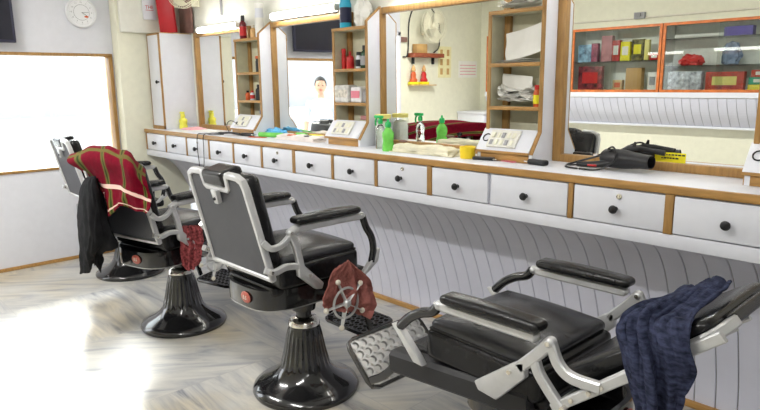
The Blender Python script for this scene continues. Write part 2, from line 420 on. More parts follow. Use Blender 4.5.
# ------------------------------------------------------------------ worktop and drawers
bm = mb(); box(bm, XP, 1.4, WF+.012, YM, WZ-.03, WZ, .002); wt = link('worktop', bm, WHITE)
tag(wt, 'long white laminate worktop with wooden front edge under the mirrors', 'worktop')
bm = mb(); box(bm, XP, 1.4, WF-.004, WF+.012, WZ-.030, WZ+.001, .003); link('wooden_edge', bm, WOODX, wt)
dc = empty('drawer_cabinet', (XP, WF, .845)); tag(dc, 'long white drawer cabinet with black knobs hung below the worktop', 'drawers')
def inD(bm): bmesh.ops.translate(bm, vec=(-XP, -WF, -.845), verts=bm.verts); return bm
bm = mb(); box(bm, XP, 1.4, WF+.02, WF+.36, .86, WZ-.032); box(bm, XP, 1.4, WF+.004, WF+.03, .845, .897, .003)
link('carcass', inD(bm), WHITE, dc)
bounds = [-5.37, -4.99, -4.62, -4.26, -3.91, -3.545, -3.18, -2.80, -2.43, -2.04, -1.674, -1.273, -.879, -.48, -.09, .31, .71, 1.1, 1.4]
for i, x in enumerate(bounds):
    if i == 10: continue
    wd = .014 if i not in (12, 6, 9) else .022
    bm = mb(); box(bm, x-wd, x+wd*.4, WF-.001, WF+.02, .897, WZ-.031, .001); link('divider', inD(bm), WOOD, dc)
for i in range(len(bounds)-1):
    x0, x1 = bounds[i]+.012, bounds[i+1]-.018
    if i == 10: x0 = bounds[i]+.002
    bm = mb(); box(bm, x0, x1, WF, WF+.02, .902, WZ-.036, .002); d = link('drawer', inD(bm), WHITE, dc)
    xc = (x0+x1)/2-.005; zc = .963
    bm = mb(); M = Matrix.Translation((xc, WF, zc)) @ Matrix.Rotation(pi/2, 4, 'X')
    lathe(bm, [(.009, 0), (.007, .006), (.007, .012), (.014, .017), (.017, .024), (.014, .031), (.006, .034), (0, .0345)], 18, M=M)
    link('knob', inD(bm), BLACKP, d)
    if i % 3 == 2:
        bm = mb(); M = Matrix.Translation((xc+.012, WF, 1.012)) @ Matrix.Rotation(pi/2, 4, 'X')
        lathe(bm, [(.011, 0), (.011, .004), (.008, .005), (.008, .002), (0, .002)], 20, M=M); box(bm, xc+.0105, xc+.0135, WF-.0045, WF-.001, 1.005, 1.019)
        link('lock', inD(bm), CHROME, d)

# ------------------------------------------------------------------ mirrors
MIR = [(-5.08, -4.20, 'brown framed mirror beside the tall white cupboard at the far end'),
       (-3.93, -3.03, 'wood framed mirror reflecting the television and the bright window'),
       (-2.79, -1.84, 'wood framed mirror reflecting the wall fan and the figurine shelf'),
       (-1.583, -.68, 'large wood framed mirror reflecting the glass fronted display cupboards')]
MZ0, MZ1 = WZ, 1.88
for x0, x1, lab in MIR:
    t = empty('wall_mirror', (x0, YM, MZ0)); tag(t, lab, 'mirror', 'mirrors above the worktop')
    fw = .042
    bm = mb()
    box(bm, 0, fw, -.032, -.001, 0, MZ1-MZ0, .003); box(bm, x1-x0-fw, x1-x0, -.032, -.001, 0, MZ1-MZ0, .003)
    box(bm, fw, x1-x0-fw, -.032, -.001, 0, .036, .003); box(bm, fw, x1-x0-fw, -.032, -.001, MZ1-MZ0-.036, MZ1-MZ0, .003)
    link('frame', bm, WOOD, t)
    bm = mb(); box(bm, fw-.004, x1-x0-fw+.004, -.012, -.003, .03, MZ1-MZ0-.03); link('mirror_glass', bm, MIRROR, t, smooth=False)

# ------------------------------------------------------------------ shelf units with sloping switch consoles
UY = 2.52
def shelf_unit(x0, x1, label, sw=True):
    t = empty('shelf_unit', (x0, YM, WZ)); tag(t, label, 'shelf', 'shelf units between the mirrors')
    W = x1-x0; D = YM-UY; tz = 1.775-WZ
    yz = lambda u, v, d: (d, u, v)
    # side panels: chamfered at the top, with a sloping foot
    for nm, xa, xb in (('side_panel', 0, .018), ('side_panel', W-.018, W)):
        top = 1.885-WZ if xa > 0 else tz
        poly = [(-.001, 0), (-.20, 0), (-.20, .040), (-D, .14), (-D, top-.085 if xa > 0 else top), (-.02, top), (-.001, top)]
        bm = mb(); prism(bm, poly, yz, xa, xb); sp = link(nm, bm, WHITE, t, smooth=False)
        bm = mb()
        for (p, q) in ((poly[2], poly[3]), (poly[3], poly[4])) + (((poly[4], poly[5]),) if xa > 0 else ()):
            sweep(bm, [((xa+xb)/2, p[0], p[1]), ((xa+xb)/2, q[0], q[1])], xb-xa+.002, .008, rect=True, n=1)
        link('edging', bm, WOOD, sp)
    bm = mb(); box(bm, .018, W-.018, -.012, -.001, 0, tz-.001); link('back_panel', bm, SHELFIN, t)
    for z in (.247, .450, tz-.009):
        bm = mb(); e = 0 if z < tz-.02 else .012
        box(bm, .018-e, W-.018+e*.9, -D+.002-e*.5, -.012, z-.008, z+.008); sh = link('shelf', bm, SHELFIN, t)
        bm = mb(); box(bm, .018-e, W-.018+e*.9, -D-.006-e*.5, -D+.003-e*.5, z-.009, z+.009, .001); link('edging', bm, WOODX, sh)
    # lining of the inner sides
    bm = mb(); box(bm, .018, .021, -D+.002, -.012, .14, tz-.02); link('lining', bm, SHELFIN, t)
    bm = mb(); box(bm, W-.021, W-.018, -D+.002, -.012, .14, tz-.02); link('lining', bm, SHELFIN, t)
    # console box
    bm = mb(); box(bm, -.004, W-.018, -.198, -.012, 0, .036, .001); link('console_box', bm, WOODX, t)
    ang = math.atan2(.10, .075)
    bm = mb(); prism(bm, [(-.205, .038), (-D+.0, .137), (-D+.0, .149), (-.205, .050)], yz, -.008, W-.018, .001); link('console_lid', bm, WHITE, t)
    bm = mb(); sweep(bm, [(-.008, -.206, .043), (W-.018, -.206, .043)], .012, .008, rect=True, n=1, up=(0, 0, 1)); link('lid_edging', bm, WOODX, t)
    if sw:
        # switch board lying on the sloping lid
        L = Vector((0, -.205, .050)); A = Vector((0, -D, .149)); dvec = (A-L).normalized(); ln = (A-L).length; nrm = Vector((0, -dvec.z, dvec.y))
        Mb = Matrix(((1, dvec.x, nrm.x, .05), (0, dvec.y, nrm.y, L.y), (0, dvec.z, nrm.z, L.z), (0, 0, 0, 1)))
        bm = mb(); box(bm, .0, .165, .015, ln-.014, .0, .012, .003, M=Mb); sb = link('switch_board', bm, SWP, t)
        for r in range(2):
            for c in range(5):
                bm = mb(); box(bm, .015+c*.029, .033+c*.029, .024+r*.040, .052+r*.040, .012, .017 if (r+c) % 2 else .015, .0015, M=Mb)
                link('switch', bm, CREAM if (r+c) % 3 else GREY, sb)
    return t
U = [(-4.245, -3.91, 'shelf unit nearest the far wall, holding a red bottle and a black tube'), (-3.085, -2.765, 'shelf unit holding tissue packs and red bottles'),
     (-1.895, -1.583, 'shelf unit stuffed with loose white papers'), (-.705, -.39, 'shelf unit cut by the right edge, only its sloping foot showing')]
for a, b_, l in U: shelf_unit(a, b_, l)

# ------------------------------------------------------------------ tube lights over the mirrors
for x0, x1, z, lab in ((-4.88, -4.30, 1.885, 'short lit tube light above the far end mirror'), (-3.80, -3.13, 1.91, 'lit tube light above the mirror that shows the television'),
                    (-2.66, -1.95, 1.945, 'lit tube light above the mirror with the green bottle'), (-1.45, -.75, 1.945, 'lit tube light above the large right mirror, above the frame')):
    t = empty('tube_light', (x0, 2.60, z)); tag(t, lab, 'light', 'tube lights above the mirrors')
    L = x1-x0
    bm = mb(); box(bm, -.04, L+.04, 0, .045, -.02, .03, .004); link('batten', bm, WHITE, t)
    bm = mb(); cyl(bm, (-.012, -.022, 0), (L+.012, -.022, 0), .023, 20); link('tube', bm, TUBE, t)
    for e in (-.03, L+.012):
        bm = mb(); box(bm, e, e+.02, -.042, .002, -.02, .022, .004); link('lamp_holder', bm, IVORY, t)
# added ceiling tubes, out of view, to fill the room with light
for x, y in ((-4.0, .2), (-1.6, .2), (.4, .2)):
    t = empty('added_ceiling_light', (x, y, ZC)); tag(t, 'added fluorescent batten on the ceiling out of view, as fill light', 'light', 'added ceiling battens')
    bm = mb(); box(bm, -.62, .62, -.05, .05, -.05, 0, .005); link('batten', bm, WHITE, t)
    bm = mb(); cyl(bm, (-.6, 0, -.07), (.6, 0, -.07), .018, 20); link('tube', bm, TUBE, t)

# ------------------------------------------------------------------ tall cupboard at the far end
t = empty('wall_cupboard', (-5.385, YM, WZ)); tag(t, 'tall narrow white cupboard with wooden edging standing on the worktop', 'cupboard')
CW, CD, CH = .215, .29, .80
bm = mb(); box(bm, 0, CW, -CD, -.001, .0, CH); link('body', bm, WHITE, t)
bm = mb(); box(bm, .004, CW-.004, -CD-.014, -CD-.001, .03, CH-.012, .001); d = link('door', bm, WHITE, t)
bm = mb(); M = Matrix.Translation((CW-.04, -CD-.014, .40)) @ Matrix.Rotation(pi/2, 4, 'X'); lathe(bm, [(.007, 0), (.006, .012), (.014, .018), (.015, .025), (.007, .031), (0, .031)], 16, M=M); link('knob', bm, BLACKP, d)
bm = mb()
box(bm, -.003, .006, -CD-.016, -CD, 0, CH); box(bm, CW-.005, CW+.002, -CD-.016, -CD, .0, CH); box(bm, -.003, CW+.002, -CD-.016, -CD, CH-.012, CH+.002); box(bm, -.003, CW+.002, -CD-.018, -CD, 0, .028)
link('edging', bm, WOOD, t)
bm = mb(); box(bm, -.003, CW, -CD, -.001, CH+.0005, CH+.006); link('top_board', bm, PALEWOOD, t)

# things on top of the cupboard
bm = mb(); box(bm, -.07, .07, -.02, .02, 0, .36, .003); o = link('red_board', bm, REDBOARD); o.location = (-5.215, 2.47, 1.881)
o.rotation_euler = (0, radians(-4), radians(40)); tag(o, 'tall red board standing on top of the white cupboard', 'board')
bm = mb(); box(bm, -.11, .11, -.01, .01, 0, .40, .003); o = link('brown_panel', bm, BROWN); o.location = (-5.20, 2.625, 1.882)
tag(o, 'brown panel behind the red board on the white cupboard', 'panel')
t = empty('hanging_sign', (-5.36, 2.37, 1.995)); t.rotation_euler = (0, 0, 0); tag(t, 'small white notice with red lettering fixed to the pillar', 'sign')
bm = mb(); box(bm, 0, .02, -.055, .055, 0, .17, .002); link('plate', bm, WHITE, t)
bm = mb(); text_mesh('THE', .04, Matrix.Translation((.0206, 0, .10)) @ Matrix.Rotation(pi/2, 4, 'Z') @ Matrix.Rotation(pi/2, 4, 'X'), bm)
box(bm, .0202, .0208, -.035, .035, .075, .079); link('lettering', bm, REDP, t)

def fan(name, loc, rz, label, r=.13):
    t = empty(name, loc, rz); tag(t, label, 'fan')
    Mx = Matrix.Rotation(pi/2, 4, 'X')
    bm = mb(); lathe(bm, [(.0, .10), (.035, .10), (.045, .07), (.045, .0), (.03, -.05), (0, -.055)], 24, M=Mx); link('motor', bm, FANW, t)
    bm = mb()
    for rr, d in ((r, .04), (r, .075), (r*.7, .10), (r*.7, .02)):
        pts = [(rr*cos(a*pi/16), -d, rr*sin(a*pi/16)) for a in range(32)]; sweep(bm, pts, .003, n=1, closed=True, seg=6, up=(0, 1, 0))
    for k in range(40):
        a = 2*pi*k/40; sweep(bm, [(.035*cos(a), -.11, .035*sin(a)), (r*.7*cos(a), -.10, r*.7*sin(a)), (r*cos(a), -.06, r*sin(a)), (r*.6*cos(a), -.01, r*.6*sin(a))], .0014, seg=4, n=3)
    link('guard', bm, FANW, t)
    for k in range(3):
        bm = mb(); pts = []
        for i in range(7):
            for j in range(7):
                rr = .03+(r-.045)*i/6; a = 2*pi*k/3 + (j/6-.5)*(.9+.5*i/6)+.3*i/6
                pts.append(bm.verts.new((rr*cos(a), -.06-.025*(j/6-.5), rr*sin(a))))
        for i in range(6):
            for j in range(6): bm.faces.new((pts[i*7+j], pts[i*7+j+1], pts[i*7+j+8], pts[i*7+j+7]))
        solid(link('blade', bm, FANW, t), .002)
    bm = mb(); sweep(bm, [(0, .05, 0), (0, .09, -.02), (0, .13, -.05)], .014); box(bm, -.035, .035, .12, .14, -.10, .02, .004); link('bracket', bm, FANW, t)
    return t
fan('wall_fan', (-4.93, 2.505, 2.185), radians(30), 'round cream wall fan above the white cupboard')

# ------------------------------------------------------------------ television and clock on the far wall
t = empty('television', (XF+.004, .85, 1.775)); tag(t, 'dark flat television on the far wall above the window', 'television')
bm = mb(); box(bm, .06, .10, -.55, .50, 0, .60, .006); link('casing', bm, TVB, t)
bm = mb(); box(bm, .0995, .1015, -.53, .48, .022, .58); link('screen', bm, TVM, t)
bm = mb(); box(bm, 0, .065, -.15, .15, .15, .4, .004); link('wall_bracket', bm, BLACKM, t)
t = empty('wall_clock', (XF+.001, 1.868, 2.035)); tag(t, 'round white wall clock with a small orange mark on its dial', 'clock')
My = Matrix.Rotation(pi/2, 4, 'Y')
bm = mb(); lathe(bm, [(.0, 0), (.118, 0), (.122, .02), (.118, .034), (.108, .036), (.104, .028), (0, .028)], 48, M=My); link('case', bm, CLOCKR, t)
bm = mb(); lathe(bm, [(0, .0285), (.103, .0285), (.103, .0295), (0, .0295)], 48, M=My); dl = link('dial', bm, CLOCKW, t)
bm = mb()
for k in range(60):
    a = 2*pi*k/60; l = .008 if k % 5 == 0 else .003
    box(bm, .0296, .0300, -.0006, .0006, .096-l, .096, M=Matrix.Rotation(a, 4, 'X'))
for rr in (.062, .060):
    pts = [(.0298, rr*cos(a*pi/24), rr*sin(a*pi/24)) for a in range(48)]; sweep(bm, pts, .0007, n=1, closed=True, seg=4, up=(1, 0, 0))
for k in range(1, 13):
    a = -2*pi*k/12
    text_mesh(str(k), .018, Matrix.Translation((.0299, .079*-sin(a), .079*cos(a))) @ Matrix.Rotation(pi/2, 4, 'Z') @ Matrix.Rotation(pi/2, 4, 'X'), bm)
link('markings', bm, GREY, dl)
bm = mb(); ball(bm, (.031, .035, -.032), .014, sc=(.1, 1.2, .55)); link('orange_mark', bm, ORANGE, dl)
bm = mb(); sweep(bm, [(.032, 0, 0), (.032, .045, -.028)], .0016, n=1, seg=6); link('hand', bm, BLACKM, t)
bm = mb(); sweep(bm, [(.034, 0, 0), (.034, .055, .002)], .0012, n=1, seg=6); link('hand', bm, BLACKM, t)

# ------------------------------------------------------------------ barber chairs
def Bfn(ang, y0, z0):
    s, c = sin(ang), cos(ang)
    return lambda x, n, t: Vector((x, y0 - s*t + c*n, z0 + c*t + s*n))
def chair(loc, rz, label, recl=False, lift=0):
    t = empty('barber_chair', loc, rz); tag(t, label, 'chair', 'black barber chairs along the counter')
    dz = -.10 if recl else 0
    # pedestal
    fl = lambda i, a, r: r*(1-(0, 0, 0, 0, 0, 0, 0, 0, .02, .05, .06, .06, .05, .02, 0, 0, 0)[i]*abs(sin(a*12)))
    prof = [(.0, 0), (.252, 0), (.257, .012), (.250, .028), (.215, .045), (.165, .072), (.138, .098), (.124, .118), (.119, .128), (.112, .155), (.103, .19), (.094, .235), (.086, .275), (.078, .305), (.072, .318), (.072, .322), (0, .322)]
    bm = mb(); lathe(bm, prof, 176, flute=fl); link('pedestal', bm, ENAMEL, t, angle=60)
    bm = mb(); lathe(bm, [(.072, .322), (.076, .326), (.072, .345), (.060, .358), (.040, .362), (.036, .356), (.036, .322)], 40); link('collar', bm, CHROME, t)
    bm = mb(); lathe(bm, [(.036, .32), (.036, .40+dz/2), (.056, .40+dz/2), (.060, .42+dz/2), (.060, .50+dz)], 32); link('piston', bm, ENAMEL, t)
    # oval skirt around the mechanism
    ez = dz*.9
    def oval(bm, rx, ry, z0, z1, th, cy=-.09, seg=56, e=.62):
        O = []
        for k in range(seg):
            a = 2*pi*k/seg; ca, sa = cos(a), sin(a)
            O.append((math.copysign(abs(ca)**e, ca), math.copysign(abs(sa)**e, sa)))
        prof = [(0, z0), (th*.4, z0-.002), (th*.5, (z0+z1)/2), (th*.3, z1), (-th, z1), (-th, z0)]
        rings = [[bm.verts.new((c_*(rx+d), cy+s_*(ry+d), z)) for c_, s_ in O] for d, z in prof]
        for i in range(len(rings)):
            a, b = rings[i], rings[(i+1) % len(rings)]
            for k in range(seg): bm.faces.new((a[k], a[(k+1) % seg], b[(k+1) % seg], b[k]))
    bm = mb(); oval(bm, .200, .235, .505+ez, .592+ez, .012)
    box(bm, -.17, .17, -.28, .10, .508+ez, .516+ez); sk = link('skirt_band', bm, ENAMEL, t)
    bm = mb(); oval(bm, .203, .238, .502+ez, .507+ez, .004); link('band_trim', bm, STEEL, sk)
    bm = mb(); ball(bm, (.045, -.334, .55+ez), .03, 24, 10, sc=(1.25, .18, .85)); bd = link('badge', bm, BADGE, sk)
    bm = mb(); text_mesh('B.S', .024, Matrix.Translation((.045, -.3402, .55+ez)) @ Matrix.Rotation(pi/2, 4, 'X'), bm); link('badge_lettering', bm, IVORY, bd)
    # seat
    if recl: sy, sz, tilt = .078, -.055, radians(2)
    else: sy, sz, tilt = 0, 0, 0
    Ms = Matrix.Translation((0, sy, .70+sz)) @ Matrix.Rotation(tilt, 4, 'X') @ Matrix.Translation((0, 0, -.70))
    bm = mb(); cushion(bm, -.225, .225, -.27, .16, .60, .705, .022, M=Ms); sb = link('seat_box', bm, LEATHER, t)
    bm = mb(); cushion(bm, -.19, .19, -.285, .10, .545+.02, .61, .02, M=Ms); link('seat_pan', bm, LEATHER, t)
    bm = mb(); cushion(bm, -.215, .215, -.25, .150, .700, .738, .019, bulge=.045, M=Ms); sc = link('seat_cushion', bm, LEATHER2, t)
    bm = mb(); pts = [(-.212, -.24, .706), (-.212, .146, .706), (.212, .146, .706), (.212, -.24, .706)]; sweep(bm, pts, .005, n=1, seg=8, up=(0, 0, 1), M=Ms); link('piping', bm, LEATHER, sc)
    # back
    ang = radians(50) if recl else radians(14)
    B0 = Bfn(ang, -.275 if recl else -.315, .588 if recl else .668); kt = 1 if recl else .935
    B = lambda x, n, q: B0(x, n, q*kt)
    bm = mb()
    hw = .232
    path = [(-hw, 0), (-hw+.012, .42), (-hw+.022, .452), (-hw+.055, .468), (-.105, .470), (-.100, .462), (-.094, .410), (-.085, .402), (.085, .402), (.094, .410), (.100, .462), (.105, .470), (hw-.055, .468), (hw-.022, .452), (hw-.012, .42), (hw, 0)]
    n1 = B(0, 1, 0)-B(0, 0, 0)
    sweep(bm, [B(x, 0, q) for x, q in path] , .028, .026, rect=True, n=1, closed=True, up=n1); link('back_frame', bm, ALU, t)
    def bmap(co): return B(co.x, co.y*(1-(1.05*co.z if recl else 0)), co.z)
    bm = mb()
    poly = [(-hw+.008, .01), (-hw+.02, .43), (-hw+.05, .458), (-.11, .46), (-.10, .395), (.10, .395), (.11, .46), (hw-.05, .458), (hw-.02, .43), (hw-.008, .01)]
    prism(bm, poly, lambda u, v, d: B(u, d, v), -.006, .004); link('back_panel', bm, PANEL, t)
    bm = mb(); cushion(bm, -.212, .212, .010, .085, .01, .462, .035, bulge=.0, fn=bmap)
    link('back_cushion', bm, LEATHER, t)
    # head rest
    bm = mb()
    if recl: cushion(bm, -.115, .115, -.020, .042, .365, .478, .014, fn=bmap)
    else: cushion(bm, -.088, .088, -.020, .085, .412, .484, .020, fn=bmap)
    hr = link('headrest', bm, LEATHER, t)
    bm = mb(); prism(bm, [(-.016, .335), (.016, .335), (.022, .40), (-.022, .40)], lambda u, v, d: B(u, d, v), -.03, -.008, .003)
    if recl:
        for s in (-.05, .05): sweep(bm, [B(s, -.02, .33), B(s, -.022, .44)], .007, n=1)
    link('headrest_bracket', bm, ALU, hr)
    bm = mb(); ball(bm, B(0, -.032, .36), .007); link('screw', bm, BLACKM, hr)
    # arms
    for s in (1, -1):
        X0 = .262*s
        def q(y, z): return Vector((X0, y, z+dz))
        bm = mb(); cushion(bm, X0-.034, X0+.034, -.225, .122, .886+dz, .916+dz, .015, bulge=.008, side=.004*1); link('arm_pad', bm, LEATHER, t)
        bm = mb(); sweep(bm, [q(-.205, .869), q(.128, .869)], .036, .030, rect=True, n=1, up=(1, 0, 0))
        ball(bm, q(.142, .868), .016, sc=(1.2, 1, 1)); ball(bm, q(-.20, .868), .015, sc=(1.3, 1, .9)); link('arm_rail', bm, ALU, t)
        bm = mb()
        if recl: pts = [(X0, .150, .765), (X0, .172, .740), (X0, .222, .722), (X0, .272, .692), (X0, .315, .650)]
        else: pts = [(X0, .152, .862), (X0, .172, .810), (X0, .203, .760), (X0, .215, .70), (X0, .202, .640)]
        sweep(bm, pts, .016, .017, seg=10); link('front_strut', bm, ENAMEL, t)
        bm = mb(); f = lambda u, v, d: (d, u, v)
        if recl: poly = [(.347, .655), (.322, .662), (.225, .570), (.205, .545), (.245, .548)]
        else: poly = [(.247, .700), (.228, .692), (.170, .625), (.135, .590), (.165, .595), (.235, .640)]
        prism(bm, poly, f, X0-.014, X0+.014, .004); link('front_blade', bm, ALU, t)
        bm = mb()
        if recl:
            ball(bm, (X0, -.248, .766), .017, sc=(1.1, 1, 1))
            sweep(bm, [(X0, -.248, .765), (X0, -.215, .725), (X0, -.157, .665)], .026, .034, rect=True, n=4)
            prism(bm, [(-.175, .688), (-.135, .672), (-.005, .572), (-.02, .548), (-.085, .540), (-.178, .640)], f, X0-.013, X0+.013, .004)
            sweep(bm, [(X0, -.250, .762), (X0, -.275, .712), (X0, -.315, .688), (X0, -.395, .688)], .024, .030, rect=True, n=5)
            sweep(bm, [(X0, -.200, .706), (X0, -.222, .66), (X0, -.285, .592)], .024, .030, rect=True, n=5)
        else:
            ball(bm, (X0, -.244, .856), .016, sc=(1.1, 1, 1))
            sweep(bm, [(X0, -.205, .872), (X0, -.238, .856)], .018, n=1)
            sweep(bm, [(X0, -.240, .850), (X0, -.215, .79), (X0, -.195, .70)], .024, .030, rect=True, n=5)
            prism(bm, [(-.215, .715), (-.185, .708), (-.085, .610), (-.095, .585), (-.125, .590), (-.212, .665)], f, X0-.013, X0+.013, .004)
            sweep(bm, [(X0-.012*s, -.365, .835), (X0, -.335, .806), (X0, -.285, .812), (X0, -.238, .846)], .022, .024, rect=True, n=5)
            sweep(bm, [(X0-.012*s, -.362, .720), (X0, -.325, .706), (X0, -.27, .716), (X0, -.205, .708)], .022, .026, rect=True, n=5)
        ab = link('arm_bracket', bm, ALU, t)
        for (yy, zz) in (((-.13, .645), (-.30, .60), (-.248, .766)) if recl else ((-.16, .66), (-.244, .856), (-.345, .712))):
            bm = mb(); cyl(bm, (X0-.02, yy, zz), (X0+.02, yy, zz), .007, 12); link('bolt', bm, CHROME, ab)
        if recl:  # reclining side rail with bolts
            bm = mb(); p0 = Vector((X0-.004*s, -.262, .580)); p1 = Vector((X0-.004*s, -.66, .905))
            sweep(bm, [p0, p1], .016, .026, rect=True, n=1); rl = link('back_rail', bm, ALU, t)
            for k in (.05, .14, .26, .34): bm = mb(); c = p0.lerp(p1, k); cyl(bm, c-Vector((.013, 0, 0)), c+Vector((.013, 0, 0)), .007, 12); link('bolt', bm, CHROME, rl)
    # foot rest
    if recl:
        for s in (1, -1):
            bm = mb(); p0 = Vector((.195*s, .40, .482)); p1 = Vector((.195*s, -.16, .528))
            sweep(bm, [p0, p1], .075, .082, rect=True, n=1); link('leg_rail', bm, BLACKM, t)
        bm = mb(); cushion(bm, -.165, .165, -.1, .38, .50, .545, .02, M=None); link('leg_pad', bm, LEATHER, t)
        o_ = Vector((0, .525, .318)); tv = Vector((0, .150, .140)).normalized(); nv = Vector((0, -tv.z, tv.y)); Lp = .21; pw = .20
    else:
        for s in (1, -1):
            bm = mb(); sweep(bm, [(.14*s, .06, .55), (.15*s, .17, .50), (.155*s, .245, .38), (.155*s, .285, .262)], .020, .026, rect=True, n=5); link('foot_bar', bm, ENAMEL, t)
        bm = mb(); cushion(bm, -.20, .20, .10, .235, .545, .60, .02); link('leg_pad', bm, LEATHER, t)
        o_ = Vector((0, .24, .238)); tv = Vector((0, 1, .08)).normalized(); nv = Vector((0, -tv.z, tv.y)); Lp = .21; pw = .155
    Mp = Matrix(((1, tv.x, nv.x, o_.x), (0, tv.y, nv.y, o_.y), (0, tv.z, nv.z, o_.z), (0, 0, 0, 1)))
    # dimpled plate
    bm = mb(); n_c, n_r = (9, 5) if recl else (9, 5)
    for i in range(n_c):
        for j in range(n_r):
            cw = (2*pw-.02)/n_c; rh = (Lp-.02)/n_r; cx = -pw+.01+cw*(i+.5); cy = .01+rh*(j+.5); k = 12; rr = min(cw, rh)*.40
            inner = [bm.verts.new((cx+rr*cos(2*pi*a/k), cy+rr*sin(2*pi*a/k), .006)) for a in range(k)]
            low = [bm.verts.new((cx+rr*.8*cos(2*pi*a/k), cy+rr*.8*sin(2*pi*a/k), -.002)) for a in range(k)]
            out = []
            for a in range(k):
                c_, s_ = cos(2*pi*a/k), sin(2*pi*a/k); m_ = max(abs(c_), abs(s_)); out.append(bm.verts.new((cx+c_/m_*cw/2, cy+s_/m_*rh/2, .006)))
            for a in range(k):
                b_ = (a+1) % k
                bm.faces.new((out[a], out[b_], inner[b_], inner[a])); bm.faces.new((inner[a], inner[b_], low[b_], low[a]))
            bm.faces.new(low)
    fp = link('footplate', bm, STEEL if recl else ENAMEL, t, M=Mp, angle=30)
    solid(fp, .002)
    bm = mb(); c = .035
    pts = [(-pw+c, 0), (pw-c, 0), (pw-.008, .010), (pw, c), (pw, Lp-c), (pw-.008, Lp-.010), (pw-c, Lp), (-pw+c, Lp), (-pw+.008, Lp-.010), (-pw, Lp-c), (-pw, c), (-pw+.008, .010)]
    sweep(bm, [(a, b_, 0) for a, b_ in pts], .020, .014, rect=True, n=1, closed=True, up=(0, 0, 1)); link('plate_rim', bm, ENAMEL, fp, M=Mp)
    if recl:
        for s in (1, -1):
            bm = mb(); sweep(bm, [(.2*s, .39, .47), (.2*s, .46, .40), (.2*s, .53, .355)], .02, .03, rect=True, n=4); link('foot_bar', bm, ENAMEL, t)
    # hand wheel on the right-hand side
    cx, cy, cz = .315, .0, .507+dz
    bm = mb(); cyl(bm, (.20, cy, cz+.02), (cx+.012, cy, cz), .011, 12); ball(bm, (cx+.008, cy, cz), .020, sc=(.8, 1, 1)); wh = link('hand_wheel', bm, ALU, t)
    bm = mb(); pts = [(cx, cy+.068*cos(a*pi/16), cz+.068*sin(a*pi/16)) for a in range(32)]; sweep(bm, pts, .0055, n=1, closed=True, seg=8, up=(1, 0, 0)); link('rim', bm, ALU, wh)
    for k in range(5):
        a = radians(112+72*k); bm = mb()
        sweep(bm, [(cx, cy, cz), (cx, cy+.100*cos(a), cz+.100*sin(a))], .017, .005, rect=False, n=1, seg=8, taper=lambda s: 1-.4*s); link('spoke', bm, ALU, wh)
        bm = mb(); ball(bm, (cx, cy+.111*cos(a), cz+.111*sin(a)), .0125, sc=(.9, 1, 1)); link('knob', bm, IVORY, wh)
    for c in t.children:
        if not c.name.startswith(('pedestal', 'collar', 'piston')): c.location.z += lift
    return t
chair((-4.80, 1.81, 0), radians(-2), 'black barber chair standing nearest the far window', lift=-.02)
chair((-3.50, 1.62, 0), radians(14), 'black barber chair carrying the maroon plaid cloth on its back', lift=-.055)
chair((-2.30, 1.66, 0), radians(0), 'upright black barber chair in the centre with its grey back panel bare')
chair((-1.07, 1.655, 0), radians(90), 'reclined black barber chair in the right foreground', recl=True)

# ------------------------------------------------------------------ cloths
PLAID = [[[-4.339, 1.44, 0.895], [-4.104, 1.44, 0.962], [-3.9, 1.44, 0.979], [-3.733, 1.44, 0.964], [-3.555, 1.44, 0.91]], [[-4.152, 1.36, 0.985], [-3.91, 1.36, 1.047], [-3.623, 1.36, 1.068], [-3.417, 1.36, 1.039], [-3.304, 1.38, 0.981]], [[-3.88, 1.25, 1.035], [-3.589, 1.25, 1.1], [-3.327, 1.25, 1.113], [-3.101, 1.25, 1.086], [-3.077, 1.3, 1.007]], [[-3.729, 1.18, 1.002], [-3.376, 1.16, 1.062], [-3.115, 1.16, 1.073], [-2.912, 1.16, 1.057], [-2.886, 1.22, 0.986]], [[-3.661, 1.17, 0.964], [-3.37, 1.15, 0.978], [-3.121, 1.15, 0.994], [-2.916, 1.15, 0.982], [-2.85, 1.2, 0.935]], [[-3.456, 1.17, 0.924], [-3.292, 1.15, 0.897], [-3.1, 1.15, 0.921], [-2.929, 1.15, 0.917], [-2.812, 1.18, 0.895]], [[-3.308, 1.16, 0.889], [-3.266, 1.15, 0.784], [-3.075, 1.14, 0.865], [-2.941, 1.15, 0.862], [-2.813, 1.17, 0.858]]]
JACKET = [[[-3.636, 1.17, 0.938], [-3.475, 1.14, 0.974], [-3.4, 1.14, 0.976], [-3.436, 1.17, 0.942]], [[-3.775, 1.17, 0.859], [-3.419, 1.1, 0.915], [-3.3, 1.1, 0.924], [-3.388, 1.17, 0.85]], [[-3.873, 1.17, 0.709], [-3.427, 1.09, 0.786], [-3.291, 1.1, 0.799], [-3.331, 1.17, 0.739]], [[-3.904, 1.17, 0.551], [-3.421, 1.08, 0.652], [-3.301, 1.1, 0.659], [-3.251, 1.17, 0.617]], [[-3.887, 1.17, 0.436], [-3.518, 1.1, 0.524], [-3.416, 1.11, 0.553], [-3.483, 1.17, 0.545]], [[-3.844, 1.17, 0.344], [-3.591, 1.12, 0.417], [-3.509, 1.13, 0.479], [-3.549, 1.17, 0.409]]]
